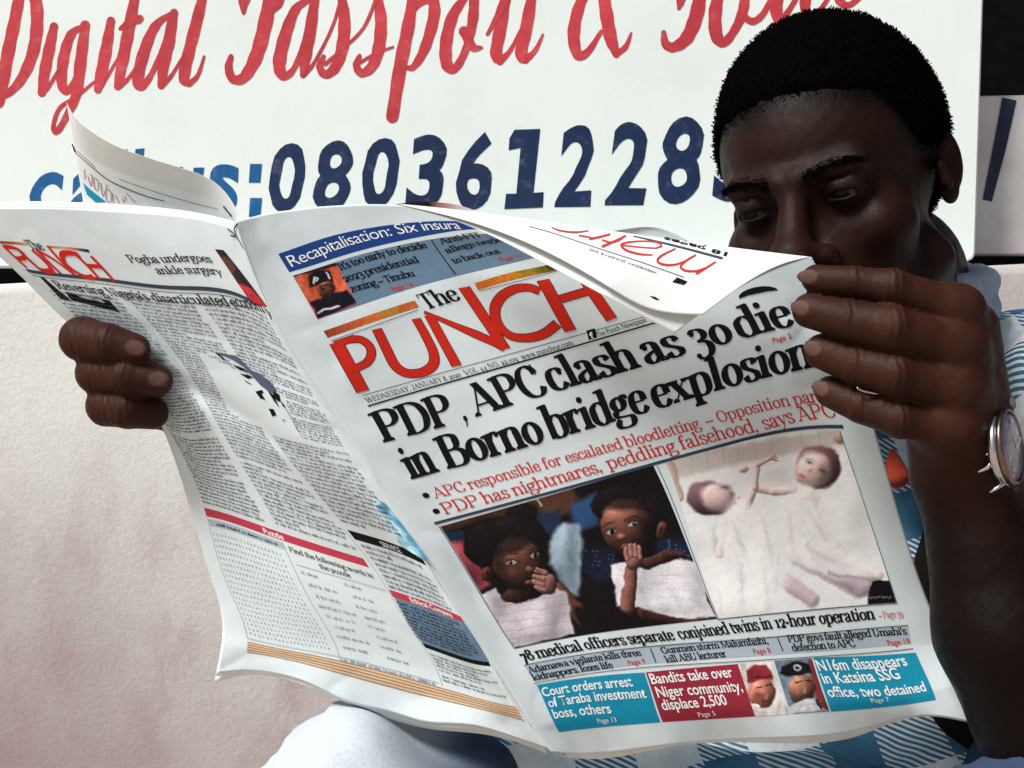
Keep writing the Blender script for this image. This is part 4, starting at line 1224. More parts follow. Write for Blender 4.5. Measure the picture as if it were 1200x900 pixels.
def paint_right(x, y):
    q = Paint(x, y, 780, 490, 3.75, (238, 241, 242))
    q.poly([(0,170),(780,40),(800,120),(560,150),(300,205),(40,270)], (202,196,190), 26)
    for k in range(11): q.line([(40 + k*70,160 - k*11),(46 + k*70,232 - k*12)], 5, (176,168,162), 10, .5)
    q.limb((10,180),(62,350),26,22,(196,164,148), .4, .6, .04, .8); q.sph(765,85,28,34,(190,148,124), 0, .4, .5, .04, .9)
    for k, (cx, cy, rx, ry) in enumerate([(120,560,90,60),(860,420,90,110),(480,260,70,40),(90,760,80,90),(820,560,90,40),(330,860,120,40)]): q.shade(cx, cy, rx, ry, .93)
    # two infants side by side under a pale cloth: heads and raised arms
    pk = (228, 204, 200)
    q.limb((400,310),(480,322),20,22,pk, .4, .55, .05); q.limb((470,322),(560,318),22,20,pk, .4, .55, .05)
    q.limb((352,390),(396,300),22,17,pk, .35, .5, .05); q.limb((396,300),(404,205),17,13,pk, .35, .5, .05); q.limb((404,205),(455,175),13,10,(214,172,164), .35, .5, .05)
    for k in range(3): q.limb((452,178),(480 + k*4,160 + k*13),6,4,(190,130,122), .5, .5)
    q.sph(343,225,24,20,(214,186,182), 0, .4, .55, .04)
    q.sph(190,352,104,84,(116,90,96), 12, .14, .45, .04); q.sph(228,350,86,78,(226,196,196), 18, .30, .55, .10)
    q.shade(190,400,70,30,.78,10); q.shade(262,305,30,14,.74); q.shade(292,330,14,10,.7); q.ell(262,306,15,4,(120,88,94), 14, .6, .7)
    q.sph(318,345,12,12,(234,204,200), 0, .6, .6); q.ell(300,368,17,6,(190,130,132), 20, .7, .8)
    q.sph(672,214,106,102,(126,90,96), 25, .12, .45, .04); q.sph(650,228,92,92,(236,208,204), 25, .26, .55, .12)
    q.shade(706,258,44,60,.76,20); q.shade(632,190,24,13,.72,20); q.shade(692,228,26,14,.70,20)
    q.ell(632,192,13,4,(92,66,74), 24, .6, .8); q.ell(690,230,14,4.5,(92,66,74), 24, .6, .8)
    q.line([(615,176),(640,178)], 4, (150,118,120), 8, .5); q.line([(680,208),(712,216)], 4, (150,118,120), 8, .5)
    q.sph(634,222,14,13,(240,212,206), 20, .6, .6, .1); q.shade(632,236,16,6,.8); q.ell(604,254,19,6,(186,118,118), 25, .7, .85); q.shade(600,268,24,10,.86)
    # torsos and legs softly modelled through the cloth
    q.limb((330,430),(430,560),92,84,(240,230,228), .5, .74, .03, .8); q.limb((600,360),(520,520),84,80,(240,228,226), .5, .74, .03, .8)
    q.shade(460,470,26,90,.90,-10); q.shade(380,470,30,20,.90); q.shade(570,430,30,20,.90)
    q.limb((640,390),(700,500),26,20,(236,216,212), .5, .62, .03, .9); q.limb((700,500),(790,590),20,13,(232,208,204), .5, .6, .03, .9); q.shade(680,500,16,60,.84,-30)
    q.limb((250,460),(235,600),26,22,(232,214,214), .5, .64, .03, .9); q.shade(215,540,14,70,.86)
    q.limb((290,600),(330,700),40,32,(206,188,196), .5, .6, .02, .85); q.limb((400,620),(430,820),60,52,(244,242,242), .5, .82, .02, .9)
    q.limb((560,590),(860,740),46,60,(190,170,182), .4, .55, .03, .9); q.limb((500,700),(650,800),48,36,(200,180,190), .4, .58, .03, .85)
    q.limb((660,560),(930,690),42,30,(238,222,220), .4, .68, .04, .95); q.limb((590,540),(640,640),34,30,(246,246,246), .5, .85, .02, .9)
    # the white cloth laid over them
    q.poly([(215,455),(300,425),(400,385),(520,345),(620,350),(700,420),(760,560),(900,650),(880,720),(700,700),(560,640),(520,780),(430,850),(240,850),(215,700),(250,600)], (240,243,244), 40, .86)
    for (x0,y0,x1,y1,k) in [(300,470,360,620,.90),(420,420,470,620,.91),(540,400,560,560,.92),(640,430,720,560,.93),(330,640,340,820,.90),(430,650,450,820,.93),(600,560,760,640,.92)]:
        q.shade((x0+x1)/2, (y0+y1)/2, 12, math.hypot(x1-x0,y1-y0)/1.7, k, math.degrees(math.atan2(y1-y0,x1-x0)) - 90)
    q.line([(560,640),(700,705),(870,722)], 10, (176,160,174), 16, .6)
    q.line([(720,680),(820,700),(920,712)], 14, (128,108,126), 16, .6); q.line([(650,620),(620,560),(660,510)], 7, (205,194,200), 12, .6)
    q.line([(230,760),(250,860)], 6, (206,204,208), 10, .6); q.line([(500,600),(480,760)], 6, (206,204,208), 12, .5)
    q.poly([(905,716),(985,712),(1030,830),(880,840)], (14,12,16), 6)
    for k in range(24): q.line([(765 + k*9.6,806 - k*.8 - 4*(k%3==0)),(769 + k*9.6,798 - k*.8)], 3, (236,236,238), 3, .7)
    q.grain(4, 5, .18); return q.c
pict(front, 'front_page_photo', [(516,617),(765,545),(841,725),(604,760)], paint_left, FP, 300, 240)
pict(front, 'front_page_photo', [(780,540),(984,505),(1050,706),(841,725)], paint_right, FP, 250, 230, label='pale overexposed picture of two infants')
ik = Ink(); line(front, ik, [(984,505),(1051,707)], .8); line(front, ik, [(841,726),(1051,707)], .8); line(front, ik, [(770,546),(842,725)], .8)
line(front, ik, [(514.5,617),(603,760.5)], 1.0)
emit(front, ik, 'picture_border', M_GREYINK, FP)
ik = Ink()
ser(front, ik, '78 medical officers separate', (612,775.5), (792,749.5), 20, th=.15, tn=.055, track=-.02, q=3)
ser(front, ik, 'conjoined twins in', (797,749), (906,736.5), 20, th=.15, tn=.055, track=-.02, q=3)
ser(front, ik, '12-hour operation', (910,736), (1026,725.5), 20, th=.15, tn=.055, track=-.02, q=3)
emit(front, ik, 'caption', M_BLACK, FP)
block(front, 'news_strip', [(614,780),(1064,733),(1068,754),(627,799)], M_STRIP, FP, nx=90)
ik = Ink()
sk = dict(th=.145, tn=.06, track=-.035, q=2)
ser(front, ik, 'Adamawa vigilante kills three', (620,789), (752,768), 11.6, **sk)
ser(front, ik, 'kidnappers, loses life', (625,797.5), (719,782.5), 11.6, **sk)
ser(front, ik, 'Gunmen storm Malumfashi,', (776,766), (901,754), 11.6, **sk)
ser(front, ik, 'kill ABU lecturer', (781,776.5), (852,769.5), 11.6, **sk)
ser(front, ik, "PDP govs fault alleged Umahi's", (924,752.5), (1063,743), 11.6, **sk)
ser(front, ik, 'defection to APC', (929,763), (1003,757.5), 11.6, **sk)
line(front, ik, [(762,760),(768.5,776.5)], 1.4); line(front, ik, [(911,747),(917.5,763)], 1.4)
line(front, ik, [(614,779.5),(840,752),(1064,732.5)], .7); line(front, ik, [(626,801),(850,776),(1070,760)], .7, 40)
emit(front, ik, 'news_strip_text', M_BLACK, FP)
ik = Ink()
san(front, ik, 'Page 9', (737,779.5), (757,777), 6, bold=.01); san(front, ik, 'Page 8', (884,766.5), (904,764.5), 6, bold=.01); san(front, ik, 'Page 19', (1041,756.5), (1067,754), 6, bold=.01)
ser(front, ik, '– Page 39', (1030,725), (1059,722), 11.5, th=.07, tn=.04, q=2)
emit(front, ik, 'page_number_text', M_REDTXT, FP)
block(front, 'teaser_box', [(629,803),(755,788),(774,846.5),(655,858)], M_CYAN, FP)
block(front, 'teaser_box', [(756.5,788),(865,778),(886,839.5),(776.5,846.3)], M_MAROON, FP)
block(front, 'teaser_box', [(953,770.5),(1073,764.5),(1097,820),(974,834)], M_CYAN, FP)
ik = Ink()
wk = dict(bold=.015, space=1.0)
for s, p0, p1 in [('Court orders arrest',(637,816.5),(742,804)), ('of Taraba investment',(644,829),(758,817.5)), ('boss, others',(650,842),(717,835.5)),
                  ('Bandits take over',(764,801.5),(860,793)), ('Niger community,',(771,817),(871,809.5)), ('displace 2,500',(777,832),(853,825.5)),
                  ('N16m disappears',(960,786),(1064,779.5)), ('in Katsina SSG',(966,801),(1056,795)), ('office, two detained',(972,816.5),(1086,809.5))]:
    san(front, ik, s, p0, p1, 11.5, **wk)
for s, p0, p1 in [('Page 13',(701,847.5),(723,845.5)), ('Page 5',(819,840),(839,838)), ('Page 7',(1022,823.5),(1043,821.5))]:
    san(front, ik, s, p0, p1, 5.5)
emit(front, ik, 'teaser_box_text', M_WHITE, FP)
def paint_cap(x, y):
    q = Paint(x, y, 760, 700, 5, (222, 220, 214))
    q.sph(662,560,88,98,(196,126,108), 0, .12, .35, .14)
    q.poly([(585,500),(572,430),(620,395),(690,400),(722,440),(728,485),(660,480)], (140,44,54), 8)
    q.line([(590,470),(725,462)], 10, (96,34,44), 6); q.ell(655,600,50,40,(120,62,56), 0, .5, .7)
    q.line([(630,528),(665,522)], 8, (46,26,26)); q.line([(690,520),(720,516)], 8, (46,26,26)); q.ell(690,580,12,20,(180,112,98),0,.5,.8)
    q.line([(675,606),(720,602)], 9, (84,40,40)); q.ell(600,640,60,20,(230,228,224)); q.line([(640,660),(715,650)], 10, (236,236,236), 5)
    q.grain(6); return q.c
def paint_beret(x, y):
    q = Paint(x, y, 760, 700, 5, (110, 132, 152))
    q.poly([(930,360),(970,360),(1060,660),(990,640)], (122,52,54), 8)
    q.sph(897,540,84,94,(150,102,80), 0, .12, .30, .14)
    q.poly([(765,450),(790,400),(870,372),(940,390),(960,440),(900,455),(820,465)], (16,18,26), 8)
    q.ell(870,410,24,20,(176,184,190), 0, .2); q.ell(870,410,12,10,(20,24,34), 0, .3)
    q.line([(860,500),(895,492)], 8, (30,20,18)); q.line([(920,488),(950,484)], 8, (30,20,18)); q.ell(915,545,12,20,(160,112,92),0,.5,.8)
    q.line([(890,578),(935,572)], 9, (60,32,30))
    q.poly([(820,640),(900,600),(985,590),(1030,660),(830,680)], (214,216,220), 8); q.line([(985,600),(1010,650)], 18, (30,30,40), 6)
    q.line([(860,655),(970,640)], 12, (232,232,236), 5)
    q.grain(6); return q.c
pict(front, 'portrait_photo', [(864.5,778),(905,775),(925,836.5),(885,839.3)], paint_cap, FP, 48, 56)
pict(front, 'portrait_photo', [(907,774.5),(951,770.8),(972,833.5),(927,836.3)], paint_beret, FP, 50, 56)

# ---- back page (left)
BP = back_page
def lp(a, b): return np.array([a * W, b])
ik = Ink(); ik.strip(dense([lp(0, 85), lp(.3, 85), lp(.6, 85), lp(.92, 86)], 14), 4.6); ik.strip(dense([lp(0, 91), lp(.9, 91)], 40), .8)
emit(left, ik, 'header_rule', M_NAVYRULE, BP)
def Z4(x, y): return (x / 6.667, 270 + y / 6.667)
ik = Ink(); ik2 = Ink()
for pts, w in [([(30,125),(110,200),(210,290)], 6), ([(30,125),(110,135),(175,170),(190,210),(140,220)], 5.5), ([(128,135),(230,230),(320,305),(390,318),(400,295),(330,220),(250,150)], 7),
               ([(285,150),(370,235),(475,335)], 6), ([(280,148),(420,225),(590,350)], 5), ([(370,118),(460,220),(590,350)], 6),
               ([(620,190),(545,175),(490,185),(500,240),(590,320),(680,365),(735,360)], 6.5), ([(595,190),(690,280),(780,378)], 6.5), ([(690,275),(800,282)], 5), ([(712,200),(800,290),(895,395)], 7)]:
    c = pg(left, *[Z4(*p) for p in pts]); c = _crom(c, 6); ik.strip(c, w)
emit(left, ik, 'small_masthead', M_RED, BP)
band(left, 'colour_bar', [Z4(-60,78), Z4(80,86), Z4(215,96)], [Z4(-50,98), Z4(90,108), Z4(220,118)], M_PHOTO, BP, cols=[(0,(150,62,54)),(.6,(170,92,64)),(1,(206,170,120))])
band(left, 'colour_bar', [Z4(370,120), Z4(530,130), Z4(690,148)], [Z4(385,135), Z4(550,150), Z4(705,175)], M_PHOTO, BP, cols=[(0,(196,92,60)),(.35,(214,160,100)),(.65,(210,110,90)),(.8,(70,84,96)),(1,(24,34,46))])
ik = Ink()
ser(left, ik, 'The', Z4(245,145), Z4(360,155), 17, th=.14, tn=.05, q=2)
ser(left, ik, 'Pogba undergoes', (153,307.5), (250,308), 12.5, th=.14, tn=.06, q=3, track=-.02)
ser(left, ik, 'ankle surgery', (185,321), (262,323.5), 12.5, th=.14, tn=.06, q=3, track=-.02)
ser(left, ik, 'Reversing', (69,338), (127,346), 15.5, th=.14, tn=.06, q=3, track=-.02)
ser(left, ik, "Nigeria's", (130,346.5), (177,352), 15.5, th=.14, tn=.06, q=3, track=-.02)
ser(left, ik, 'disarticulated', (181,352.5), (271,359), 15.5, th=.14, tn=.06, q=3, track=-.02)
ser(left, ik, 'econom', (274,359.5), (312,367), 15.5, th=.14, tn=.06, q=3, track=-.02)
ser(left, ik, 'y', (314,369), (321,374), 15.5, th=.14, tn=.06, q=3, track=-.02)
emit(left, ik, 'page_heading', M_BLACK, BP)
block(left, 'byline_box', [Z4(505,478), Z4(850,545), Z4(945,643), Z4(560,545)], M_BLACK, BP)
ik = Ink(); ser(left, ik, 'Column Notes', Z4(625,520), Z4(820,565), 8, th=.12, tn=.06, q=2); emit(left, ik, 'byline_text', M_WHITE, BP)
block(left, 'author_photo', [Z4(310,362), Z4(345,370), Z4(560,552), Z4(475,535)], ink_mat('ink_author_photo', (34, 30, 30)), BP)
def paint_pogba(x, y):
    q = Paint(x, y, 0, 280, 3, (40, 34, 38))
    q.line([(770,60),(800,120),(850,170)], 26, (62,40,38), 8)
    q.poly([(820,155),(860,160),(950,240),(900,235)], (196,52,62), 8)
    q.ell(800,90,20,36,(96,60,52), -25, .3); q.grain(8); return q.c
pict(left, 'sports_photo', [(252,292),(262,293),(314,360),(296,357)], paint_pogba, BP, 30, 40)

# columns of small type (illegible in the photograph)
def column(ink, x0, x1, y0, y1, pitch=5.3, seed=1, xh=2.5, lw=2.9, gapp=.16, rag=.85, hole=None, bottom=None):
    r = random.Random(seed)
    y = y0
    while y < y1:
        last = r.random() < gapp
        xe = x0 + (x1 - x0) * (r.uniform(.3, .9) if last else 1.0)
        x = x0 + (0 if not last else 0)
        while x < xe - 6:
            k = r.randint(2, 9)
            for _ in range(k):
                if x > xe - lw: break
                if not (hole and hole(x, y)):
                    t = r.random(); h = xh * (1.55 if r.random() < .3 else 1)
                    w = lw * .30
                    if t < .35: ink.quad((x, y), (x + w, y), (x + w, y - h), (x, y - h))
                    elif t < .8:
                        ink.quad((x, y), (x + w, y), (x + w, y - h), (x, y - h)); ink.quad((x + lw * .45, y), (x + lw * .72, y), (x + lw * .72, y - xh), (x + lw * .45, y - xh))
                    else: ink.quad((x, y), (x + lw * .7, y), (x + lw * .7, y - xh * .5), (x, y - xh))
                x += lw
            x += lw * .75
        y += pitch * (1.0 if not (last and r.random() < .2) else 1.6)
def cart(x, y):   # the cartoon leaves a hole in the text
    a = x / W
    return .47 < a < .97 and 178 + (a - .47) * 120 < y < 285 + (a - .4) * 40 and a < .80
ik = Ink()
column(ik, .005 * W, .30 * W, 112, 434, seed=2)
column(ik, .345 * W, .63 * W, 104, 434, seed=3, hole=cart)
column(ik, .665 * W, .955 * W, 100, 404, seed=4, hole=cart)
column(ik, .665 * W, .955 * W, 424, 470, seed=5, pitch=6.5, xh=3)
column(ik, .67 * W, .96 * W, 560, 600, seed=6, gapp=.7)
emit(left, ik, 'body_text', M_GREYINK, BP)
ik = Ink()
column(ik, .66 * W, .95 * W, 490, 538, seed=8, pitch=5.2)
block(left, 'quote_box', [tuple(left.px(np.array([.66]), np.array([482]))[0]), tuple(left.px(np.array([.99]), np.array([482]))[0]), tuple(left.px(np.array([.99]), np.array([543]))[0]), tuple(left.px(np.array([.665]), np.array([543]))[0])], M_STRIPDK, BP)
emit(left, ik, 'quote_text', M_BLACK, BP)
def lband(name, a0, a1, b0, b1, mat, sl=0.0):
    n = 50; a = np.linspace(a0, a1, n); p = np.concatenate([np.stack([a * W, b0 + (b1 - b0) * t + sl * (a - a0)], 1) for t in (0, .33, .66, 1)])
    V = left.pos(p[:, 0] / W, p[:, 1], .00009)
    return obj(name, mesh_np(name, V, grid_faces(4, n), mat), BP)
lband('puzzle_bar', 0.0, .625, 440, 450, M_PINKRULE)
lband('puzzle_subtitle_bar', 0.0, .33, 453, 461, M_STRIP)
lband('section_bar', .655, .985, 407, 417, M_BLACK)
lband('section_bar', .655, .99, 473, 482, M_PINKRULE)
lband('section_bar', .665, .985, 543, 550, M_BLACK)
for k, (b0, b1) in enumerate([(603, 605.8), (606.6, 609.4), (610.2, 613), (613.8, 616.6)]):
    lband('footer_band', 0.0, 1.0 - .01 * k, b0 + 3, b1 + 3, M_TAN)
ik = Ink()
for k in range(5):
    ik.strip(dense([lp(0, 605.5 + k * 3.4), lp(.985, 605.5 + k * 3.4)], 60), .9)
emit(left, ik, 'footer_rule', ink_mat('ink_brown_rule', (150, 116, 90)), BP)
ik = Ink()
san(left, ik, 'Puzzle', tuple(left.px(np.array([.27]), np.array([448.5]))[0]), tuple(left.px(np.array([.345]), np.array([448.5]))[0]), 6.5, bold=.015)
san(left, ik, 'Ethical Company', tuple(left.px(np.array([.73]), np.array([480.5]))[0]), tuple(left.px(np.array([.93]), np.array([480.5]))[0]), 6.5, bold=.015)
san(left, ik, 'SERVICE', tuple(left.px(np.array([.78]), np.array([415.3]))[0]), tuple(left.px(np.array([.87]), np.array([415.3]))[0]), 6, bold=.0)
emit(left, ik, 'bar_text', M_WHITE, BP)
ik = Ink()
column(ik, .04 * W, .31 * W, 458.8, 459.5, seed=21, gapp=0)
put_serif(ik, 'Find the following words in', lp(.345, 461), lp(.62, 463), 8.5, q=2, tn=.06)
put_serif(ik, 'the puzzle', lp(.43, 471), lp(.53, 472), 8.5, q=2, tn=.06)
emit(left, ik, 'puzzle_heading', M_BLACK, BP)
ik = Ink()
r_ = random.Random(5)
for iy in range(19):
    for ix in range(21):
        x = (.012 + ix * .0143) * W; y = 471 + iy * 6.8
        t = r_.random()
        ik.quad((x, y), (x + 1.1, y), (x + 1.1, y - 2.7), (x, y - 2.7))
        if t < .6: ik.quad((x + 1.1, y - (2.7 if t < .3 else .8)), (x + 2.6, y - (2.7 if t < .3 else .8)), (x + 2.6, y - (1.9 if t < .3 else 0)), (x + 1.1, y - (1.9 if t < .3 else 0)))
for iy in range(8):
    for x0, nn in ((.35 + .006 * (iy % 3), 5 + (iy * 3) % 5), (.49 + .008 * (iy % 2), 5 + (iy * 5) % 5)):
        column(ik, x0 * W, (x0 + .014 * nn) * W, 486 + iy * 14.5, 486.5 + iy * 14.5, seed=40 + iy, gapp=0, xh=3)
for p_ in ([lp(0, 462), lp(.0, 600)], [lp(.33, 452), lp(.33, 602)], [lp(.64, 404), lp(.66, 545), lp(.66, 602)], [lp(0, 600), lp(.65, 600)], [lp(.345, 476), lp(.64, 476)]):
    ik.strip(dense(p_, 30), .6)
column(ik, .33 * W, .64 * W, 604.4, 604.8, seed=61, gapp=0)
emit(left, ik, 'puzzle_grid', M_PALEINK, BP)

def paint_blue(x, y):
    q = Paint(x, y, 400, 560, 5, (150, 196, 216))
    q.mott(26, .03, 6); q.mott(16, .09, 8)
    q.line([(230,170),(330,260),(420,370),(500,470)], 26, (56,132,172), 20, .7); q.line([(240,210),(380,330)], 10, (220,236,240), 8, .6)
    q.grain(9); return q.c
pict(left, 'water_photo', [(436,582),(452,590),(508,664),(470,640)], paint_blue, BP, 40, 50)
# cartoon drawing
def Zc(x, y): return (230 + x / 7.059, 400 + y / 7.059)
ik = Ink()
c = pg(left, *[Zc(*p) for p in [(150,88),(330,118),(400,180),(450,235),(530,270),(610,330),(665,400),(655,440),(590,405),(530,360),(470,290),(400,215),(300,150)]])
ik.add(c, [tuple(range(len(c)))])
emit(left, ik, 'cartoon_shape', ink_mat('ink_slate', (88, 92, 118)), BP)
ik = Ink()
for poly in [[(490,415),(545,400),(560,425),(540,430),(575,485),(530,470)], [(600,555),(640,560),(665,610),(630,620)], [(360,265),(440,280),(465,300),(430,308)], [(300,190),(370,212),(440,255),(360,235)],
             [(640,410),(690,440),(700,500),(670,490),(640,450)], [(590,405),(640,440),(690,550),(650,500)], [(700,490),(735,530),(740,550),(715,530)], [(710,640),(745,660),(720,655)], [(390,315),(430,335),(470,360),(430,345)], [(150,88),(200,110),(250,155),(230,150)]]:
    c = pg(left, *[Zc(*p) for p in poly]); ik.add(c, [tuple(range(len(c)))])
c = pg(left, Zc(740,550), Zc(800,650), Zc(845,745)); ik.strip(dense(c, 8), 1)
emit(left, ik, 'cartoon_figures', M_BLACK, BP)

# ---- turned-down corner at the top right (two leaves), inner leaf standing up at the top left
class Patch:
    def __init__(s, top, bot, depth):
        s.t = np.array(top, float); s.b = np.array(bot, float); s.depth = depth
    def px(s, a, b):
        a = np.asarray(a, float); b = np.asarray(b, float)
        T = nat_cubic(np.linspace(0, 1, len(s.t)), s.t, a); B = nat_cubic(np.linspace(0, 1, len(s.b)), s.b, a)
        return T + (B - T) * b[:, None]
    def pos(s, a, b, lift=0.0):
        a = np.atleast_1d(np.asarray(a, float)); b = np.atleast_1d(np.asarray(b, float))
        def raw(a, b):
            p = s.px(a, b); return unproj(p[:, 0], p[:, 1], s.depth(a, b, p))
        X = raw(a, b)
        if np.any(lift):
            n = np.cross(raw(a + .002, b) - X, raw(a, b + .004) - X); n /= np.linalg.norm(n, axis=1)[:, None] + 1e-12
            n *= np.where(n[:, 1:2] > 0, -1, 1)
            X = X + n * (np.reshape(lift, (-1, 1)) if np.ndim(lift) else lift)
        return X
    def inv(s, pts):
        a = np.linspace(-.05, 1.05, 260); b = np.linspace(-.05, 1.1, 160)
        A, B = np.meshgrid(a, b); G = s.px(A.ravel(), B.ravel())
        out = []
        for p in np.atleast_2d(np.asarray(pts, float)):
            i = np.argmin(((G - p) ** 2).sum(1)); aa, bb = A.ravel()[i], B.ravel()[i]
            for _ in range(5):
                q = s.px(np.array([aa, aa + 1e-3, aa]), np.array([bb, bb, bb + 1e-3]))
                J = np.array([(q[1] - q[0]) / 1e-3, (q[2] - q[0]) / 1e-3]).T
                try: d = np.linalg.solve(J, p - q[0])
                except Exception: break
                aa += np.clip(d[0], -.05, .05); bb += np.clip(d[1], -.1, .1)
            out.append((aa, bb))
        return np.array(out)
def fl_front_depth(p, a):
    return .853 + .030 * np.clip((p[:, 0] - 440) / 560, 0, 1) + .006 * np.clip((p[:, 1] - 260) / 300, 0, 1)
def flap_depth(k):
    def f(a, b, p):
        base = fl_front_depth(p, a)
        return base - (.0012 + k) * np.clip(b / .05, 0, 1) - (.0055 * np.sqrt(np.clip(b, 0, 2)) + .020 * np.clip(b, 0, 2)) * np.clip(a * 1.6, 0, 1) + .0006 * smooth_noise(a * 7, b * 3, 31)
    return f
def px_line(ink, sh, pts, w, n=30):
    """stroke whose width is in photo px, laid on a patch (kept in its own parameters)"""
    q = nat_cubic(np.arange(len(pts)), np.array(pts, float), np.linspace(0, len(pts) - 1, n)) if len(pts) > 2 else np.array([np.array(pts[0]) + (np.array(pts[1]) - np.array(pts[0])) * t for t in np.linspace(0, 1, n)])
    d = np.gradient(q, axis=0); d /= np.linalg.norm(d, axis=1)[:, None]
    w = np.interp(np.linspace(0, 1, n), np.linspace(0, 1, np.size(w)), np.atleast_1d(w))
    nr = np.stack([-d[:, 1], d[:, 0]], 1) * (w / 2)[:, None]
    pts2 = np.concatenate([q + nr, q - nr])
    ink.add(sh.inv(pts2) * np.array([W, 1]), [(i, i + 1, n + i + 1, n + i) for i in range(n - 1)])
def px_poly(ink, sh, pts):
    ink.add(sh.inv(pts) * np.array([W, 1]), [tuple(range(len(pts)))])
class InkPx(Ink):
    """print given directly in the patch's flat measured coordinates, converted at the end"""
def emit_px(sh, ink, name, mat, parent, lift=.0002):
    p = np.concatenate(ink.V); z = np.concatenate(ink.Z)
    ab = sh.inv(p)
    V = sh.pos(ab[:, 0], ab[:, 1], lift + z)
    cuts = ink.cuts[:]
    if not cuts or cuts[-1][1] < len(ink.F): cuts.append((ink.n, len(ink.F), len(ink.V)))
    c0 = (0, 0, 0)
    for c1 in cuts:
        obj(name, mesh_np(name, V[c0[0]:c1[0]], [tuple(i - c0[0] for i in f) for f in ink.F[c0[1]:c1[1]]], mat), parent); c0 = c1
FT = [(468,239),(565,249),(700,268),(852,289),(950,301)]
flap2 = Patch(FT, [(470,241),(548,264),(626,302),(700,342),(752,370),(790,391)], flap_depth(0))
flap1 = Patch(FT, [(470,240),(548,259),(630,290),(705,331),(762,362),(824,369)], flap_depth(.0012))
# right boundary of the flap bends: add bow to the a=1 side
def bowed(pat, bow):
    old = pat.px
    def px(a, b):
        a = np.asarray(a, float); b = np.asarray(b, float)
        q = old(a, b); w = np.clip(a, 0, 1.1) ** 6 * np.sin(np.clip(b, 0, 1) * math.pi)
        return q + np.stack([w * bow[0], w * bow[1]], 1)
    pat.px = px
bowed(flap2, (4, -13)); bowed(flap1, (8, -16))
def patch_page(name, pat, na, nb, mat, parent=news):
    A, B = np.meshgrid(np.linspace(0, 1, na), np.linspace(0, 1, nb) ** 1.3)
    V = pat.pos(A.ravel(), B.ravel()); V2, F = solid_sheet(V, nb, na)
    return obj(name, mesh_np(name, V2, F, mat), parent)
fl2 = patch_page('turned_down_corner', flap2, 90, 50, M_PAPER2)
fl1 = patch_page('turned_down_corner', flap1, 90, 50, M_PAPER2)
ik = InkPx()
def fpx(x, y): return (620 + x / 3.5294, 240 + y / 3.5294)
def fline(pts, w):
    pts = [fpx(*p) for p in pts]; w = np.asarray(w, float) * 1.28
    q = _crom(pts, 6) if len(pts) > 2 else dense(pts, 10)
    ik.strip(q, np.interp(np.linspace(0, 1, len(q)), np.linspace(0, 1, np.size(w)), np.atleast_1d(w)))
# "metro", read with the page upside down
fline([(772,236),(730,262),(690,286)], [1.6,2.4]); fline([(740,256),(690,274),(645,272),(626,256),(648,232),(690,207)], [.9,1.8,2.2,2.0,2.0,1.4]); fline([(655,228),(610,246),(565,249),(531,236),(545,212),(606,181)], [.9,1.8,2.2,2.0,2.0,1.3])
fline([(524,180),(460,176),(384,168)], 1.2); fline([(524,180),(546,170),(535,158),(500,152),(440,152),(390,160),(382,172),(405,190),(455,204),(510,208)], [1.3,1.8,1.6,1.2,1.4,1.8,2.2,2.2,1.8,1.0])
fline([(400,128),(360,148),(300,174)], [1.8,2.4]); fline([(385,140),(345,156),(300,146)], 1.5)
fline([(335,122),(290,134),(248,142)], [1.8,2]); fline([(268,140),(235,132),(205,128)], 1.4)
fline([(245,108),(190,114),(130,108),(92,94)], [1.0,1.6,1.4,1.0])
emit_px(flap1, ik, 'section_title', M_REDTXT, fl1)
ik = InkPx(); fline([(800,222),(650,182),(520,150),(430,130)], [2.2,1.8,.9]); fline([(0,90),(100,118),(300,185),(470,240),(640,300)], .6)
c = [fpx(x, y) for x, y in [(610,304),(655,318),(645,328),(592,318)]]; ik.add(c, [(0, 1, 2, 3)])
emit_px(flap1, ik, 'section_rule', M_NAVYRULE, fl1)
ik = InkPx()
V_, F_ = sans_mesh('WEDNESDAY, JANUARY 8, 2020', 0, 1, 1)
def put_aff(ink, s, p0, p1, hgt, up, serif=False, **kw):
    if serif:
        put_serif(ink, s, p0, p1, hgt, **kw)
        return
    V, F = sans_mesh(s, kw.get('bold', 0), 1, 2); p0 = np.array(p0, float); p1 = np.array(p1, float)
    g = (V[:, 0] - V[:, 0].min()) / (V[:, 0].max() - V[:, 0].min())
    ink.add(p0 + np.outer(g, p1 - p0) + np.outer(V[:, 1] / .7 * hgt, np.array(up, float)), F)
put_aff(ik, 'WEDNESDAY, JANUARY 8, 2020', fpx(528,278), fpx(250,180), 2.6, (-.2, 1))
ik.cut()
put_aff(ik, '18 pages', fpx(822,198), fpx(560,132), 5.5, (-.35, .8), bold=.03)
ik.cut()
c = [fpx(x, y) for x, y in [(497,378),(520,380),(540,394),(525,394)]]; ik.add(c, [(0, 1, 2, 3)])
ik.cut()
c = [fpx(x, y) for x, y in [(612,300),(655,318),(640,332),(592,320)]]; ik.add(c, [(0, 1, 2, 3)])
emit_px(flap1, ik, 'section_date', M_BLACK, fl1)

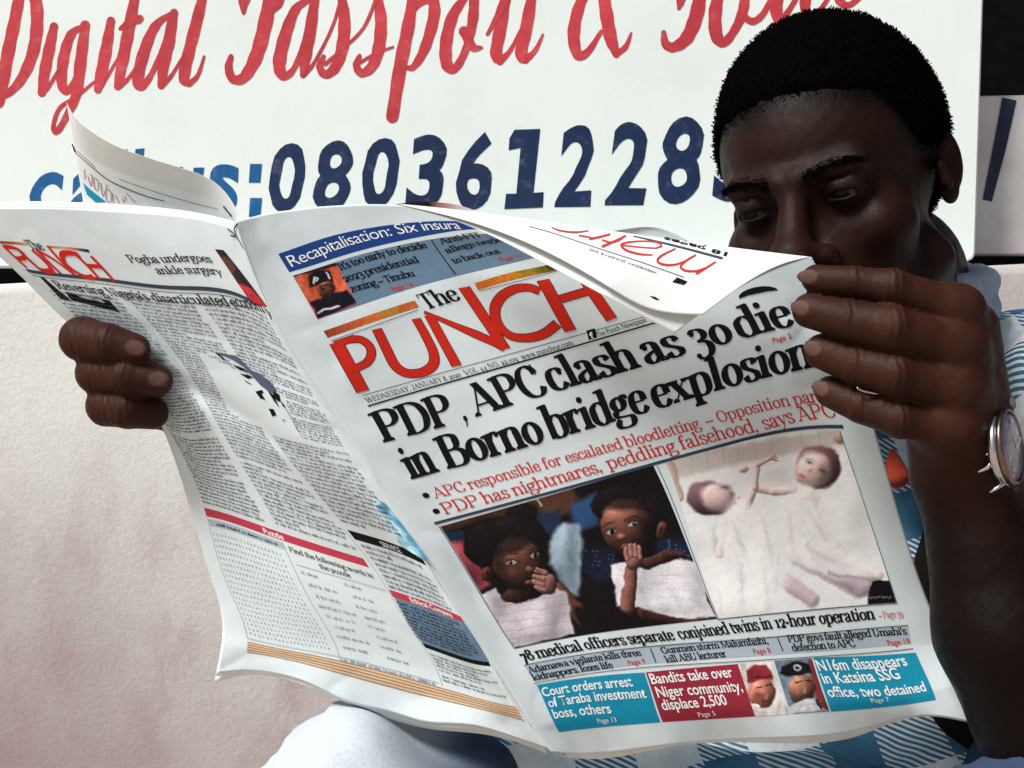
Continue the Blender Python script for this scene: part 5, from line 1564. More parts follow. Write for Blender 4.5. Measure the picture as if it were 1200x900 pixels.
def lf_depth(a, b, p):
    return .868 + .022 * (1 - a) + .010 * np.sin(b * 2.2) + .010 * np.exp(-((1 - b) ** 2) * 4) - .012 * np.clip(.35 - b, 0, 1) * (1 - a)
inner = Patch([(78,120),(90,140),(110,156),(136,171),(168,183),(200,193),(236,205),(258,219),(271,235),(279,251),(281,263)],
              [(100,252),(118,258),(138,262),(160,264),(180,266),(200,268),(220,270),(236,272),(250,274),(264,276),(276,277)], lf_depth)
inl = patch_page('inner_leaf', inner, 80, 50, M_PAPER2)
ik = InkPx()
def zi(x, y): return (60 + x / 5.0, 110 + y / 5.0)
for pts, w in [([(145,345),(230,420),(330,500),(430,550),(560,600),(665,628)], [.7,.9,1.1,.9]), ([(155,335),(260,430)], .5), ([(400,500),(600,570),(800,630),(980,675)], .5), ([(124,292),(142,340)], [1.4,1.8]), ([(1010,658),(1060,718)], [1.6,1.6])]:
    q = _crom([zi(*p) for p in pts], 6) if len(pts) > 2 else dense([zi(*p) for p in pts], 8)
    ik.strip(q, np.interp(np.linspace(0, 1, len(q)), np.linspace(0, 1, np.size(w)), np.atleast_1d(w)))
emit_px(inner, ik, 'page_rule', M_BLACK, inl)
ik = InkPx()
for pts in [[(195,440),(200,500)], [(215,480),(235,540),(240,480),(225,470)], [(250,490),(255,550),(275,560),(275,510),(255,490)], [(290,520),(305,600),(330,530)], [(320,560),(325,620),(350,630),(350,575),(325,555)], [(360,580),(365,635)], [(375,590),(400,640)], [(420,610),(425,635),(440,610),(425,600)], [(465,605),(485,630),(500,625)], [(440,580),(460,600)]]:
    q = _crom([zi(*p) for p in pts], 4) if len(pts) > 2 else dense([zi(*p) for p in pts], 5)
    ik.strip(q, .9)
emit_px(inner, ik, 'inner_title', ink_mat('ink_faded_red', (170, 116, 124)), inl)
ik = InkPx(); ik.add([zi(*p) for p in [(188,522),(240,568),(322,632),(262,636),(210,590)]], [(0, 1, 2, 3, 4)])
emit_px(inner, ik, 'inner_blue_box', M_CYAN, inl)
# printed picture on an inner leaf showing just above the top edge
pk = Patch([(455,242),(470,238.5),(490,236.5),(510,236.8),(530,239),(548,243.5),(562,249)], [(456,247),(472,247),(490,248),(510,250),(530,252),(548,254),(562,257)], lambda a, b, p: .8960 + 0 * a)
A_, B_ = np.meshgrid(np.linspace(0, 1, 70), np.linspace(0, 1, 14))
kk = A_.ravel()
cc_ = np.stack([np.interp(kk, [0, .42, .5, .62, .85, 1], v) for v in ((14, 22, 132, 176, 214, 228), (14, 14, 86, 140, 208, 236), (18, 14, 80, 138, 204, 232))], 1) + rng.randn(len(kk), 1) * 8
obj('inner_photo', mesh_np('inner_photo', pk.pos(A_.ravel(), B_.ravel()), grid_faces(14, 70), M_PHOTO, cols=lin(np.clip(cc_, 0, 255))), news)
# black marks where the leaves meet at the fold
ik = Ink()
for pts in [[(267,268),(273,272),(277,276),(281,282),(286,291)], [(277,276),(275,268),(279,262)], [(277,277),(271,276)]]:
    c = pg(left, *pts); ik.strip(dense(c, 5), 1.6)
ik.V = [v for v in ik.V]
emit(left, ik, 'fold_mark', M_BLACK, BP, lift=.0006)
# ------------------------------------------------------------------ implicit surfaces -> one continuous mesh
class SDF:
    def __init__(s): s.p = []
    def cap(s, a, b, ra, rb, k=.004, sub=False):
        s.p.append(('c', np.array(a, np.float32), np.array(b, np.float32), ra, rb, k, sub)); return s
    def chain(s, pts, rs, k=.004):
        for i in range(len(pts) - 1): s.cap(pts[i], pts[i + 1], rs[i], rs[i + 1], k)
        return s
    def ell(s, c, r, R=None, k=.004, sub=False):
        s.p.append(('e', np.array(c, np.float32), np.array(r, np.float32), np.eye(3, dtype=np.float32) if R is None else np.array(R, np.float32), 0, k, sub)); return s
    @staticmethod
    def prim(p, X):
        if p[0] == 'c':
            _, a, b, ra, rb, k, sub = p
            ba = b - a; l2 = float(ba @ ba) + 1e-12
            d = X - a
            t = np.clip((d @ ba) / l2, 0, 1)
            q = d - t[:, None] * ba
            return np.sqrt((q * q).sum(1)) - (ra + (rb - ra) * t)
        _, c, r, R, _, k, sub = p
        q = ((X - c) @ R.T)
        k0 = np.sqrt(((q / r) ** 2).sum(1)) + 1e-9
        k1 = np.sqrt(((q / (r * r)) ** 2).sum(1)) + 1e-9
        return k0 * (k0 - 1) / k1
    @staticmethod
    def bound(p, c, m):
        """can this primitive matter within distance m of point c?"""
        if p[0] == 'c':
            a, b = p[1], p[2]; ba = b - a; t = np.clip(((c - a) @ ba) / (float(ba @ ba) + 1e-12), 0, 1)
            return np.linalg.norm(c - a - t * ba) < max(p[3], p[4]) + m
        return np.linalg.norm(c - p[1]) < float(p[2].max()) + m
    def ev(s, X, prims=None):
        d = np.full(len(X), .2, np.float32)
        for p in (s.p if prims is None else prims):
            q = s.prim(p, X); k = p[5]
            if p[6]:
                q = -q; h = np.clip(.5 - .5 * (q - d) / k, 0, 1) if k > 0 else 0
                # smooth max
                h = np.clip(.5 + .5 * (q - d) / k, 0, 1); d = d * (1 - h) + q * h + k * h * (1 - h)
            else:
                h = np.clip(.5 + .5 * (d - q) / k, 0, 1); d = d * (1 - h) + q * h - k * h * (1 - h)
        return d
    def mesh(s, h, lo, hi, disp=None, nb=12, clip=None):
        lo = np.array(lo, np.float32); hi = np.array(hi, np.float32)
        S = h * nb; nbk = np.ceil((hi - lo) / S).astype(int)
        rad = S * .87
        offs = np.stack(np.meshgrid(*[np.arange(nb + 1)] * 3, indexing='ij'), -1).reshape(-1, 3).astype(np.float32) * h
        # coarse pass
        I = np.stack(np.meshgrid(*[np.arange(n) for n in nbk], indexing='ij'), -1).reshape(-1, 3)
        C = lo + (I + .5) * S
        dc = np.concatenate([s.ev(C[i:i + 200000]) for i in range(0, len(C), 200000)])
        act = I[np.abs(dc) < rad * 1.25 + .012]
        N1 = (nbk * nb + 2).astype(np.int64)
        keyf = lambda g: (g[:, 0] * N1[1] + g[:, 1]) * N1[2] + g[:, 2]
        VK, VP, Q = [], [], []
        n1 = nb + 1
        for ib in act:
            org = lo + ib * S; cen = org + S / 2
            pr = [p for p in s.p if s.bound(p, cen, rad + .03 + p[5])]
            if not pr: continue
            X = org + offs
            d = s.ev(X, pr)
            if disp is not None: d = d + disp(X)
            if clip is not None: d = np.maximum(d, clip(X))
            D = d.reshape(n1, n1, n1)
            if D.min() > 0 or D.max() < 0: continue
            ins = D < 0
            g0 = (ib * nb).astype(np.int64)
            c = ins[:-1, :-1, :-1].astype(np.int8)
            cnt = sum(ins[i:n1 - 1 + i, j:n1 - 1 + j, k:n1 - 1 + k].astype(np.int8) for i in (0, 1) for j in (0, 1) for k in (0, 1))
            cc = np.argwhere((cnt > 0) & (cnt < 8))
            if not len(cc): continue
            acc = np.zeros((len(cc), 3), np.float32); num = np.zeros(len(cc), np.float32)
            for ax in range(3):
                o1, o2 = [x for x in range(3) if x != ax]
                for u in (0, 1):
                    for v in (0, 1):
                        a = cc.copy(); a[:, o1] += u; a[:, o2] += v; b = a.copy(); b[:, ax] += 1
                        da = D[a[:, 0], a[:, 1], a[:, 2]]; db = D[b[:, 0], b[:, 1], b[:, 2]]
                        m = (da < 0) != (db < 0)
                        t = np.where(m, da / np.where(m, da - db, 1), 0)
                        pnt = a.astype(np.float32); pnt[:, ax] += t
                        acc += pnt * m[:, None]; num += m
            VP.append(org + acc / num[:, None] * h); VK.append(keyf(cc + g0))
            for ax in range(3):
                o1, o2 = [x for x in range(3) if x != ax]
                sl0 = [slice(0, nb)] * 3; sl1 = [slice(0, nb)] * 3; sl1[ax] = slice(1, nb + 1)
                A = ins[tuple(sl0)]; B = ins[tuple(sl1)]
                for m, fl in ((A & ~B, 0), (~A & B, 1)):
                    e = np.argwhere(m)
                    if not len(e): continue
                    e = e + g0
                    e1 = e.copy(); e1[:, o1] -= 1; e2 = e.copy(); e2[:, o2] -= 1; e3 = e1.copy(); e3[:, o2] -= 1
                    q = np.stack([keyf(e), keyf(e1), keyf(e3), keyf(e2)], 1)
                    if (fl == 1) ^ (ax == 1): q = q[:, ::-1]
                    Q.append(q)
        K = np.concatenate(VK); Pn = np.concatenate(VP); Q = np.concatenate(Q)
        o = np.argsort(K); K = K[o]; Pn = Pn[o]
        ix = np.clip(np.searchsorted(K, Q), 0, len(K) - 1)
        ok = (K[ix] == Q).all(1)
        return Pn, ix[ok].astype(np.int32)

# ------------------------------------------------------------------ the reader
person = bpy.data.objects.new('person', None); COL.objects.link(person)
person['label'] = 'young man with close cropped hair in a blue and white checked shirt reading the newspaper'
person['category'] = 'person'

HO = np.array([.2335, 1.039, CAMZ + .1327]); HS = 1.0
def head_frame(y, p, r):
    B = np.array([[1, 0, 0], [0, -1, 0], [0, 0, 1.]])
    cp, sp = math.cos(p), math.sin(p)
    R = np.array([B[0], B[1] * cp - B[2] * sp, B[2] * cp + B[1] * sp])
    cy, sy = math.cos(y), math.sin(y)
    R = R @ np.array([[cy, sy, 0], [-sy, cy, 0], [0, 0, 1]]).T
    cr, sr = math.cos(r), math.sin(r)
    return R @ np.array([[cr, 0, -sr], [0, 1, 0], [sr, 0, cr]]).T
HR = head_frame(math.radians(33), math.radians(2), math.radians(10.5))     # rows: right, forward, up
def h(x, y, z): return HO + HS * (np.array([x, y, z]) @ HR)
def U3(*p): return np.array(P(*p))

B = SDF()
# skull and face
B.ell(h(0, -.012, .042), (.0755, .0955, .0865), HR, k=.01)
B.ell(h(0, .022, .030), (.066, .066, .062), HR, k=.012)
B.ell(h(0, .018, -.045), (.058, .068, .076), HR, k=.02)
B.ell(h(0, .060, -.092), (.026, .026, .022), HR, k=.02)
for s_ in (-1, 1):
    B.ell(h(s_ * .045, .050, -.026), (.022, .027, .022), HR, k=.016)
    B.cap(h(s_ * .056, -.005, -.055), h(s_ * .030, .055, -.098), .015, .012, k=.02)
    B.cap(h(s_ * .008, .087, .014), h(s_ * .042, .076, .017), .0078, .0088, k=.010)      # brow ridge
for s_ in (-1, 1):
    B.ell(h(s_ * .033, .101, .000), (.018, .0155, .0105), HR, k=.011, sub=True)        # sockets
# nose
B.cap(h(0, .084, .006), h(0, .104, -.031), .0085, .0125, k=.010)
B.ell(h(0, .111, -.036), (.0150, .0125, .0110), HR, k=.008)
for s_ in (-1, 1):
    B.ell(h(s_ * .0175, .096, -.040), (.0095, .0115, .0090), HR, k=.009)
    B.ell(h(s_ * .0085, .106, -.0475), (.0045, .006, .0035), HR, k=.002, sub=True)
# mouth (behind the paper)
B.cap(h(-.020, .083, -.066), h(.020, .083, -.066), .008, .008, k=.006)
B.cap(h(-.017, .082, -.077), h(.017, .082, -.077), .009, .009, k=.005)
# eyes: lids over the balls
EYES = []
for s_ in (-1, 1):
    e = h(s_ * .0325, .0735, .0015)
    EYES.append(e)
    B.ell(e, (.0142, .0134, .0130), HR, k=.006)
    B.ell(h(s_ * .0325, .0885, -.0020), (.0125, .011, .0024), HR, k=.0010, sub=True)   # the slit, looking down
    B.cap(h(s_ * .0325 - .011, .0845, .0088), h(s_ * .0325 + .011, .0835, .0090), .0011, .0011, k=.002, sub=True)  # lid crease
    B.cap(h(s_ * .0325 - .012, .0825, -.0125), h(s_ * .0325 + .013, .0815, -.0115), .0015, .0015, k=.004, sub=True)  # under-eye fold
# ears
for s_ in (-1, 1):
    ear = np.array([[1, .25 * s_, 0], [-.25 * s_, 1, .15], [0, -.15, 1]]); ear = ear / np.linalg.norm(ear, axis=1)[:, None]
    ER = ear @ HR
    B.ell(h(s_ * .0775, -.016, .008), (.0060, .0150, .0215), ER, k=.004)
    B.ell(h(s_ * .0760, -.009, -.012), (.0055, .0080, .0090), ER, k=.004)
    B.ell(h(s_ * .0828, -.012, .008), (.0045, .0085, .0125), ER, k=.003, sub=True)
    B.cap(h(s_ * .078, .000, -.006), h(s_ * .076, .002, .006), .0045, .004, k=.003)
# neck and torso (mostly under the shirt)
NECK = U3(1035, 330, 1.135)
B.cap(h(-.010, -.030, -.050), NECK, .050, .055, k=.02)
SH_R, SH_L = U3(762, 460, 1.16), U3(1290, 462, 1.15)
B.cap(h(.034, -.030, -.060), U3(1064, 345, 1.08), .027, .036, k=.025)
B.cap(NECK, U3(1030, 420, 1.16), .058, .07, k=.03)
B.cap(SH_R, SH_L, .055, .055, k=.03)
B.ell(U3(1020, 600, 1.19), (.175, .105, .14), k=.04)
B.ell(U3(1010, 820, 1.20), (.155, .105, .20), k=.04)
# his right arm (picture left): behind the paper to the left edge
ELR = U3(640, 700, 1.10); WRR = U3(310, 545, 1.00)
B.cap(SH_R, ELR, .048, .040, k=.02); B.cap(ELR, WRR, .040, .029, k=.02)
# his left arm: elbow low at the right, forearm rising to the hand
ELL = U3(1225, 835, .90); WRL = U3(1132, 566, .895)
B.cap(SH_L, U3(1330, 800, 1.03), .048, .042, k=.02); B.cap(U3(1330, 800, 1.03), ELL, .042, .040, k=.03)
B.chain([ELL, U3(1182, 735, .895), WRL], [.046, .0445, .0285], k=.01)
LF = []
# --- left hand of the picture (three fingers round the page edge)
pal = U3(245, 465, .985)
B.cap(WRR, pal, .027, .032, k=.02)
B.cap(U3(185, 410, .965), U3(222, 480, .975), .020, .020, k=.015)
B.cap(pal, U3(245, 420, .95), .018, .013, k=.01); B.cap(U3(245, 420, .95), U3(250, 395, .937), .012, .010, k=.006)     # thumb behind
for kn, pip, dip, tip, r in [((168,398,.962),(96,397,.918),(128,402,.905),(157,410,.9045),(.0150,.0140,.0120,.0105)),
                             ((176,440,.966),(114,437,.921),(150,441,.907),(183,446,.9075),(.0148,.0130,.0120,.0105)),
                             ((188,480,.970),(126,475,.924),(150,479,.914),(178,484,.920),(.0145,.0132,.0125,.0105))]:
    B.chain([U3(*kn), U3(*pip)], [.0135, r[0] * .93], k=.0035)
    B.chain([U3(*pip), U3(*dip), U3(*tip)], [r[1], r[2], r[3]], k=.0016)
    av_ = U3(*tip) - U3(*pip); av_ /= np.linalg.norm(av_); LF.append((U3(*dip), av_, r[2])); LF.append((U3(*pip) + av_ * .004, av_, r[1]))
# --- right hand of the picture
FN = [
 [(956,327,.862),(1000,330,.854),(1045,336,.847),(1122,365,.856)],
 [(949,364,.864),(995,375,.853),(1046,385,.843),(1124,410,.852)],
 [(964,412,.867),(1004,427,.856),(1050,439,.846),(1122,456,.852)],
 [(974,459,.872),(1010,476,.860),(1054,490,.851),(1116,500,.856)]]
RR = [(.0086,.0092,.0102,.0135), (.0106,.0122,.0134,.0140), (.0108,.0120,.0132,.0140), (.0098,.0104,.0112,.0142)]
FOLDS = []
for f, r in zip(FN, RR):
    B.chain([U3(*p) for p in f[:3]], r[:3], k=.0014)
    B.chain([U3(*p) for p in f[2:]], r[2:], k=.0020)
    # skin folds over the joints
    for jn, rj in ((1, r[1]), (2, r[2])):
        jp = U3(*f[jn]); axv = U3(*f[jn + 1]) - U3(*f[jn - 1]); axv /= np.linalg.norm(axv)
        FOLDS.append((jp, axv, rj))
    # knuckle roundness
    B.ell(U3(f[2][0], f[2][1], f[2][2] - .001), (.0112, r[2] + .0002, r[2] + .0002), k=.003)
for f in FN:
    x, y, d = f[3]
    B.cap(U3(x, y, d), U3(1134, 520, .885), .0155, .022, k=.010)
B.cap(U3(1140, 385, .872), U3(1148, 470, .880), .016, .018, k=.010)
B.cap(U3(1100, 498, .872), U3(1110, 550, .888), .020, .022, k=.012)
B.cap(U3(1134, 520, .885), WRL, .0275, .0275, k=.012)
# thumb behind the page
B.chain([U3(1120, 500, .900), U3(1070, 440, .918), U3(1010, 380, .912), U3(975, 345, .905)], [.018, .014, .0115, .0095], k=.006)
# nails: thin plates set on the finger tips
NAILS = []
def nail(tip, prev, up, sx, sy, th=.0016, outr=.0075):
    """tip, prev: finger bones; up: outward (nail side) direction"""
    ax = (tip - prev) / np.linalg.norm(tip - prev); up = up - (up @ ax) * ax; up /= np.linalg.norm(up); sd = np.cross(ax, up)
    c = tip + ax * .0035 + up * outr
    R = np.array([ax, sd, up])
    B.ell(c, (sx, sy, th), R, k=.0008)
    NAILS.append((c, R, sx, sy))
for f, r in zip(FN, RR):
    nail(U3(*f[0]), U3(*f[1]), np.array([-.75, -1.0, .12]), .0066, .0050, outr=r[0] * .80)
for tip, prev, r in [((157,410,.9045),(128,402,.905),.0105), ((183,446,.9075),(150,441,.907),.0105)]:
    nail(U3(*tip), U3(*prev), np.array([.35, -1.0, .1]), .0074, .0055, outr=r * .82)

def skin_disp(X):
    return (np.sin(X[:, 0] * 410) * np.sin(X[:, 2] * 390 + 1) * np.sin(X[:, 1] * 400)).astype(np.float32) * .00018
V, F = B.mesh(.0015, (-.29, .82, CAMZ - .36), (.50, 1.33, CAMZ + .30), disp=skin_disp)
# ---- skin colour: brows, lips, nails, lighter hands; the forearm's shade is painted in
Lc = (V - HO) @ HR.T / HS
sk = np.tile(np.array([.0165, .0057, .0033]), (len(V), 1))
inhead = (np.linalg.norm(Lc, axis=1) < .16)
def blend(m, c):
    global sk
    m = np.clip(m, 0, 1)[:, None]; sk = sk * (1 - m) + np.array(c) * m
hand = (V[:, 2] < CAMZ + .085) & (V[:, 1] < .935)
blend(.92 * np.clip((V[:, 2] - (CAMZ - .085)) / .05, 0, 1) * (V[:, 1] < .935) * (V[:, 2] < CAMZ + .085), (.038, .0130, .0080))  # lighter hand tone stops at the wrist, leaving the forearm painted in shade
for s_ in (-1, 1):
    for t in np.linspace(0, 1, 7):
        c = np.array([s_ * (.012 + .036 * t), .085 - .012 * t, .020 + .010 * math.sin(t * 2.4)])
        d = np.linalg.norm((Lc - c) * np.array([1, .6, 1.6]), axis=1)
        blend(inhead * (1 - d / .0095) * .8, (.012, .006, .005))
for s_ in (-1, 1):       # darker lids
    d = np.linalg.norm((Lc - np.array([s_ * .0325, .084, .001])) * np.array([1, 1, 1.5]), axis=1)
    blend(inhead * (1 - d / .020) * .7, (.009, .004, .003))
    d = np.abs(np.hypot((Lc[:, 0] - s_ * .0325) / .0125, (Lc[:, 2] + .0015) / .0042) - 1)
    blend(inhead * (Lc[:, 1] > .07) * (1 - d / .35) * .9, (.008, .005, .005))
for c, R, sx, sy in NAILS:
    q = (V - c) @ R.T
    d = np.sqrt((q[:, 0] / (sx * .95)) ** 2 + (q[:, 1] / (sy * .95)) ** 2)
    blend((np.abs(q[:, 2]) < .0032) * (1 - d) * 6, (.088, .044, .036))
# cropped hair thinning out over the hairline
_q = Lc; _x = np.abs(_q[:, 0])
_zm = np.interp(_q[:, 1], [-.12, -.06, -.02, .00, .018, .034, .05, .075, .10], [-.070, -.050, -.004, .022, .018, .034, .057, .066, .074])
blend(inhead * (_x < .0765) * (1 - (_zm - _q[:, 2]) / .018) * .9, (.0025, .0022, .0022))
blend(inhead * 0 + np.clip(((CAMZ - .062) - V[:, 2]) / .04, 0, 1) * (V[:, 0] > .20), (.0050, .0022, .0015))  # forearm below the wrist painted near-black for its shade
# soft skin mottling
mt = smooth_noise(V[:, 0] * 60, V[:, 2] * 60 + V[:, 1] * 40, 77, 14)
sk = sk * (1 + .10 * mt[:, None])
crease = np.zeros(len(V))
for jp, axv, rj in FOLDS + LF:
    q_ = V - jp; al = q_ @ axv
    crease = np.maximum(crease, np.exp(-(al / .0048) ** 2) * (np.linalg.norm(q_, axis=1) < rj * 1.5))
m, nt, b = new_mat('skin')
a = N(nt, 'ShaderNodeVertexColor', layer_name='Col')
n1 = noise(nt, 520, 5, 0.75); n2 = noise(nt, 90, 4, 0.6)
g = ramp(nt, n1.outputs['Fac'], [(0.3, (0.78, 0.78, 0.80)), (0.7, (1.12, 1.1, 1.1))])
L(nt, mixc(nt, 1.0, a.outputs[0], g.outputs[0], 'MULTIPLY'), b.inputs['Base Color'])
rr = ramp(nt, n2.outputs['Fac'], [(0.3, (0.36,) * 3), (0.7, (0.54,) * 3)]); L(nt, rr.outputs[0], b.inputs['Roughness'])
b.inputs['Specular IOR Level'].default_value = 0.10
b.inputs['Subsurface Weight'].default_value = 0.0
b.inputs['Subsurface Radius'].default_value = (.006, .002, .001)
b.inputs['Subsurface Scale'].default_value = 0.4
at = N(nt, 'ShaderNodeAttribute'); at.attribute_name = 'Crease'
wv = N(nt, 'ShaderNodeTexWave'); wv.bands_direction = 'X'; wv.inputs['Scale'].default_value = 62; wv.inputs['Distortion'].default_value = 3.0; wv.inputs['Detail'].default_value = 3; wv.inputs['Detail Scale'].default_value = 1.6
tcs = N(nt, 'ShaderNodeTexCoord'); L(nt, tcs.outputs['Object'], wv.inputs['Vector'])
mu = N(nt, 'ShaderNodeMath', operation='MULTIPLY'); L(nt, wv.outputs['Fac'], mu.inputs[0]); L(nt, at.outputs['Fac'], mu.inputs[1])
mps = N(nt, 'ShaderNodeMapping'); mps.inputs['Scale'].default_value = (260, 260, 420); L(nt, tcs.outputs['Object'], mps.inputs['Vector'])
vo = N(nt, 'ShaderNodeTexVoronoi'); vo.feature = 'DISTANCE_TO_EDGE'; vo.inputs['Scale'].default_value = 2.6; L(nt, mps.outputs[0], vo.inputs['Vector'])
vm = N(nt, 'ShaderNodeMath', operation='MULTIPLY'); L(nt, vo.outputs['Distance'], vm.inputs[0]); vm.inputs[1].default_value = .45
ad1 = N(nt, 'ShaderNodeMath', operation='ADD'); L(nt, mu.outputs[0], ad1.inputs[0]); L(nt, vm.outputs[0], ad1.inputs[1])
ad2 = N(nt, 'ShaderNodeMath', operation='MULTIPLY_ADD'); L(nt, n1.outputs['Fac'], ad2.inputs[0]); ad2.inputs[1].default_value = .5; L(nt, ad1.outputs[0], ad2.inputs[2])
bump(nt, b, ad2.outputs[0], 0.55, 0.0010)
M_SKIN = m
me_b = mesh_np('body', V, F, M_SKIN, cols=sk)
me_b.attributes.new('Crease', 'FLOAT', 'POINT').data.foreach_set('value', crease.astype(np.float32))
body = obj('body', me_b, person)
print('body', len(V), len(F))

# eyeballs
def ball(name, c, r, mat, R=None, n=24, m_=16, sc=(1, 1, 1)):
    u = np.linspace(0, 2 * np.pi, n, endpoint=False); v = np.linspace(0, np.pi, m_)
    Uu, Vv = np.meshgrid(u, v)
    X = np.stack([np.sin(Vv) * np.cos(Uu) * sc[0], np.sin(Vv) * np.sin(Uu) * sc[1], np.cos(Vv) * sc[2]], -1).reshape(-1, 3) * r
    i = np.arange(n * m_).reshape(m_, n); j = np.roll(i, -1, 1)
    Fc = np.stack([i[:-1], i[1:], j[1:], j[:-1]], -1).reshape(-1, 4)
    if R is not None: X = X @ R
    return mesh_np(name, X + c, Fc, mat)
m_scl = simple_mat('eye_white', (.060, .046, .042), rough=.35, spec=.12, var=.08)
m_iris = simple_mat('iris', (.006, .004, .0035), rough=.22, spec=.12, var=.3)
for e, s_ in zip(EYES, (-1, 1)):
    eb = obj('eyeball', ball('eyeball', e, .0121, m_scl), person)
    gaze = np.array([-.16, .95, -.24]); gaze = (gaze / np.linalg.norm(gaze)) @ HR
    gx = np.cross(gaze, [0, 0, 1]); gx /= np.linalg.norm(gx); gz = np.cross(gx, gaze)
    rr_ = np.linspace(0, math.radians(34), 8); aa_ = np.linspace(0, 2 * np.pi, 24, endpoint=False)
    Xi = np.array([[e + (gaze * math.cos(r_) + (gx * math.cos(t_) + gz * math.sin(t_)) * math.sin(r_)) * .01235 for t_ in aa_] for r_ in rr_]).reshape(-1, 3)
    ii = np.arange(8 * 24).reshape(8, 24); jj = np.roll(ii, -1, 1)
    obj('iris', mesh_np('iris', Xi, np.stack([ii[:-1], ii[1:], jj[1:], jj[:-1]], -1).reshape(-1, 4), m_iris), eb)

# ---- hair: close cropped cap with a fuzzy outline
def hmask(X):
    q = (X.astype(float) - HO) @ HR.T
    # allowed above this height, depending on how far forward / sideways
    y = q[:, 1]; x = np.abs(q[:, 0])
    zmin = np.interp(y, [-.12, -.06, -.02, .00, .018, .034, .05, .075, .10], [-.070, -.050, -.004, .022, .018, .034, .057, .066, .074])
    zmin = zmin + np.clip(x - .045, 0, 1) * .2 * (y > .05)
    return (zmin - q[:, 2]).astype(np.float32)
Hs = SDF(); Hs.ell(h(0, -.012, .042), (.0797, .0995, .0925), HR, k=.01); Hs.ell(h(0, .016, .034), (.0685, .0680, .0650), HR, k=.012)
def fuzz(X):
    q = X * 1
    rim = (np.clip(1 + hmask(X) / .016, 0, 1) ** 2 * .0055).astype(np.float32)
    return rim + ((np.sin(q[:, 0] * 1150) * np.sin(q[:, 1] * 1210 + 1) * np.sin(q[:, 2] * 1180 + 2)) * .0008 + (np.sin(q[:, 0] * 330 + 2) * np.sin(q[:, 2] * 310) * np.sin(q[:, 1] * 290)) * .0010).astype(np.float32)
Vh, Fh = Hs.mesh(.0019, HO - .17, HO + .19, disp=fuzz, clip=lambda X: hmask(X) * .8)
m, nt, b = new_mat('hair_black')
b.inputs['Base Color'].default_value = (.0018, .0015, .0015, 1); b.inputs['Roughness'].default_value = 1.0; b.inputs['Specular IOR Level'].default_value = .0
hair = obj('hair', mesh_np('hair', Vh, Fh, m), person)
# short curls standing off the cap
nrm = Vh - h(0, -.01, .03); nrm /= np.linalg.norm(nrm, axis=1)[:, None]
sel = rng.choice(len(Vh), min(42000, len(Vh)), replace=True)
sel = sel[(np.linalg.norm((Vh[sel] - HO), axis=1) > .06)]
c0 = Vh[sel] + rng.randn(len(sel), 3) * .0008; nn = nrm[sel]
tdir = np.cross(nn, rng.randn(len(sel), 3)); tdir /= np.linalg.norm(tdir, axis=1)[:, None]; t2 = np.cross(nn, tdir)
ln = rng.uniform(.0007, .0020, (len(sel), 1)); wd = rng.uniform(.0005, .0010, (len(sel), 1))
tip = c0 + nn * ln + tdir * ln * rng.uniform(-.6, .6, (len(sel), 1))
Vt = np.stack([c0 + tdir * wd, c0 - tdir * wd * .5 + t2 * wd, c0 - tdir * wd * .5 - t2 * wd, tip], 1).reshape(-1, 3)
k4 = np.arange(len(sel))[:, None] * 4
Ft = np.concatenate([k4 + np.array([[0, 1, 3]]), k4 + np.array([[1, 2, 3]]), k4 + np.array([[2, 0, 3]])])
obj('short_curls', mesh_np('short_curls', Vt, Ft, m, smooth=False), hair, kind='stuff')

# thinner stubble running out over the edge of the hairline
dz_ = _zm - Lc[:, 2]
cand = np.where(inhead & (dz_ > -.002) & (dz_ < .010) & (Lc[:, 1] > -.03) & (np.abs(Lc[:, 0]) < .074))[0]
cand = cand[rng.rand(len(cand)) < np.exp(-dz_[cand] / .0035) * .9]
s0 = V[cand] + rng.randn(len(cand), 3) * .0007
sn = s0 - h(0, -.01, .03); sn /= np.linalg.norm(sn, axis=1)[:, None]
st = np.cross(sn, rng.randn(len(cand), 3)); st /= np.linalg.norm(st, axis=1)[:, None]
Vq = np.stack([s0 - sn * .0004 + st * .0005, s0 - sn * .0004 - st * .0005, s0 + sn * .0011 + st * .0008], 1).reshape(-1, 3)
obj('stubble', mesh_np('stubble', Vq, np.arange(len(cand))[:, None] * 3 + np.array([[0, 1, 2]]), m, smooth=False), hair, kind='stuff')
# eyebrows: short flat hairs along the brow ridge
for s_ in (-1, 1):
    n_ = 360
    t = rng.rand(n_); off = rng.randn(n_) * .0019 * (1.25 - .6 * t)
    cx = s_ * (.011 + .039 * t); cz = .0125 + .0065 * np.sin(t * 2.3) + off
    dirn = np.stack([np.full(n_, s_ * 1.0), np.zeros(n_), np.full(n_, .35) - t * .5], 1)
    org = np.array([h(a_, .13, b_) for a_, b_ in zip(cx, cz)])
    # project on the brow surface
    D_ = np.full(n_, .0); fwd = HR[1]
    for _ in range(14):
        D_ += B.ev((org - fwd * D_[:, None]).astype(np.float32), [p for p in B.p if B.bound(p, h(0, .08, .02), .07)]) * .8
    q0 = org - fwd * D_[:, None] + fwd * .0004
    dd = dirn @ HR; dd /= np.linalg.norm(dd, axis=1)[:, None]
    lb_ = rng.uniform(.003, .0055, (n_, 1)); up_ = HR[2]
    Vb = np.stack([q0 - up_ * .00028, q0 + up_ * .00028, q0 + dd * lb_ + fwd * .0006 - fwd * .010 * (t[:, None] > .6) * lb_ / .005 * .15], 1).reshape(-1, 3)
    kb = np.arange(n_)[:, None] * 3
    obj('eyebrow', mesh_np('eyebrow', Vb, kb + np.array([[0, 1, 2]]), m, smooth=False), person, kind='stuff')

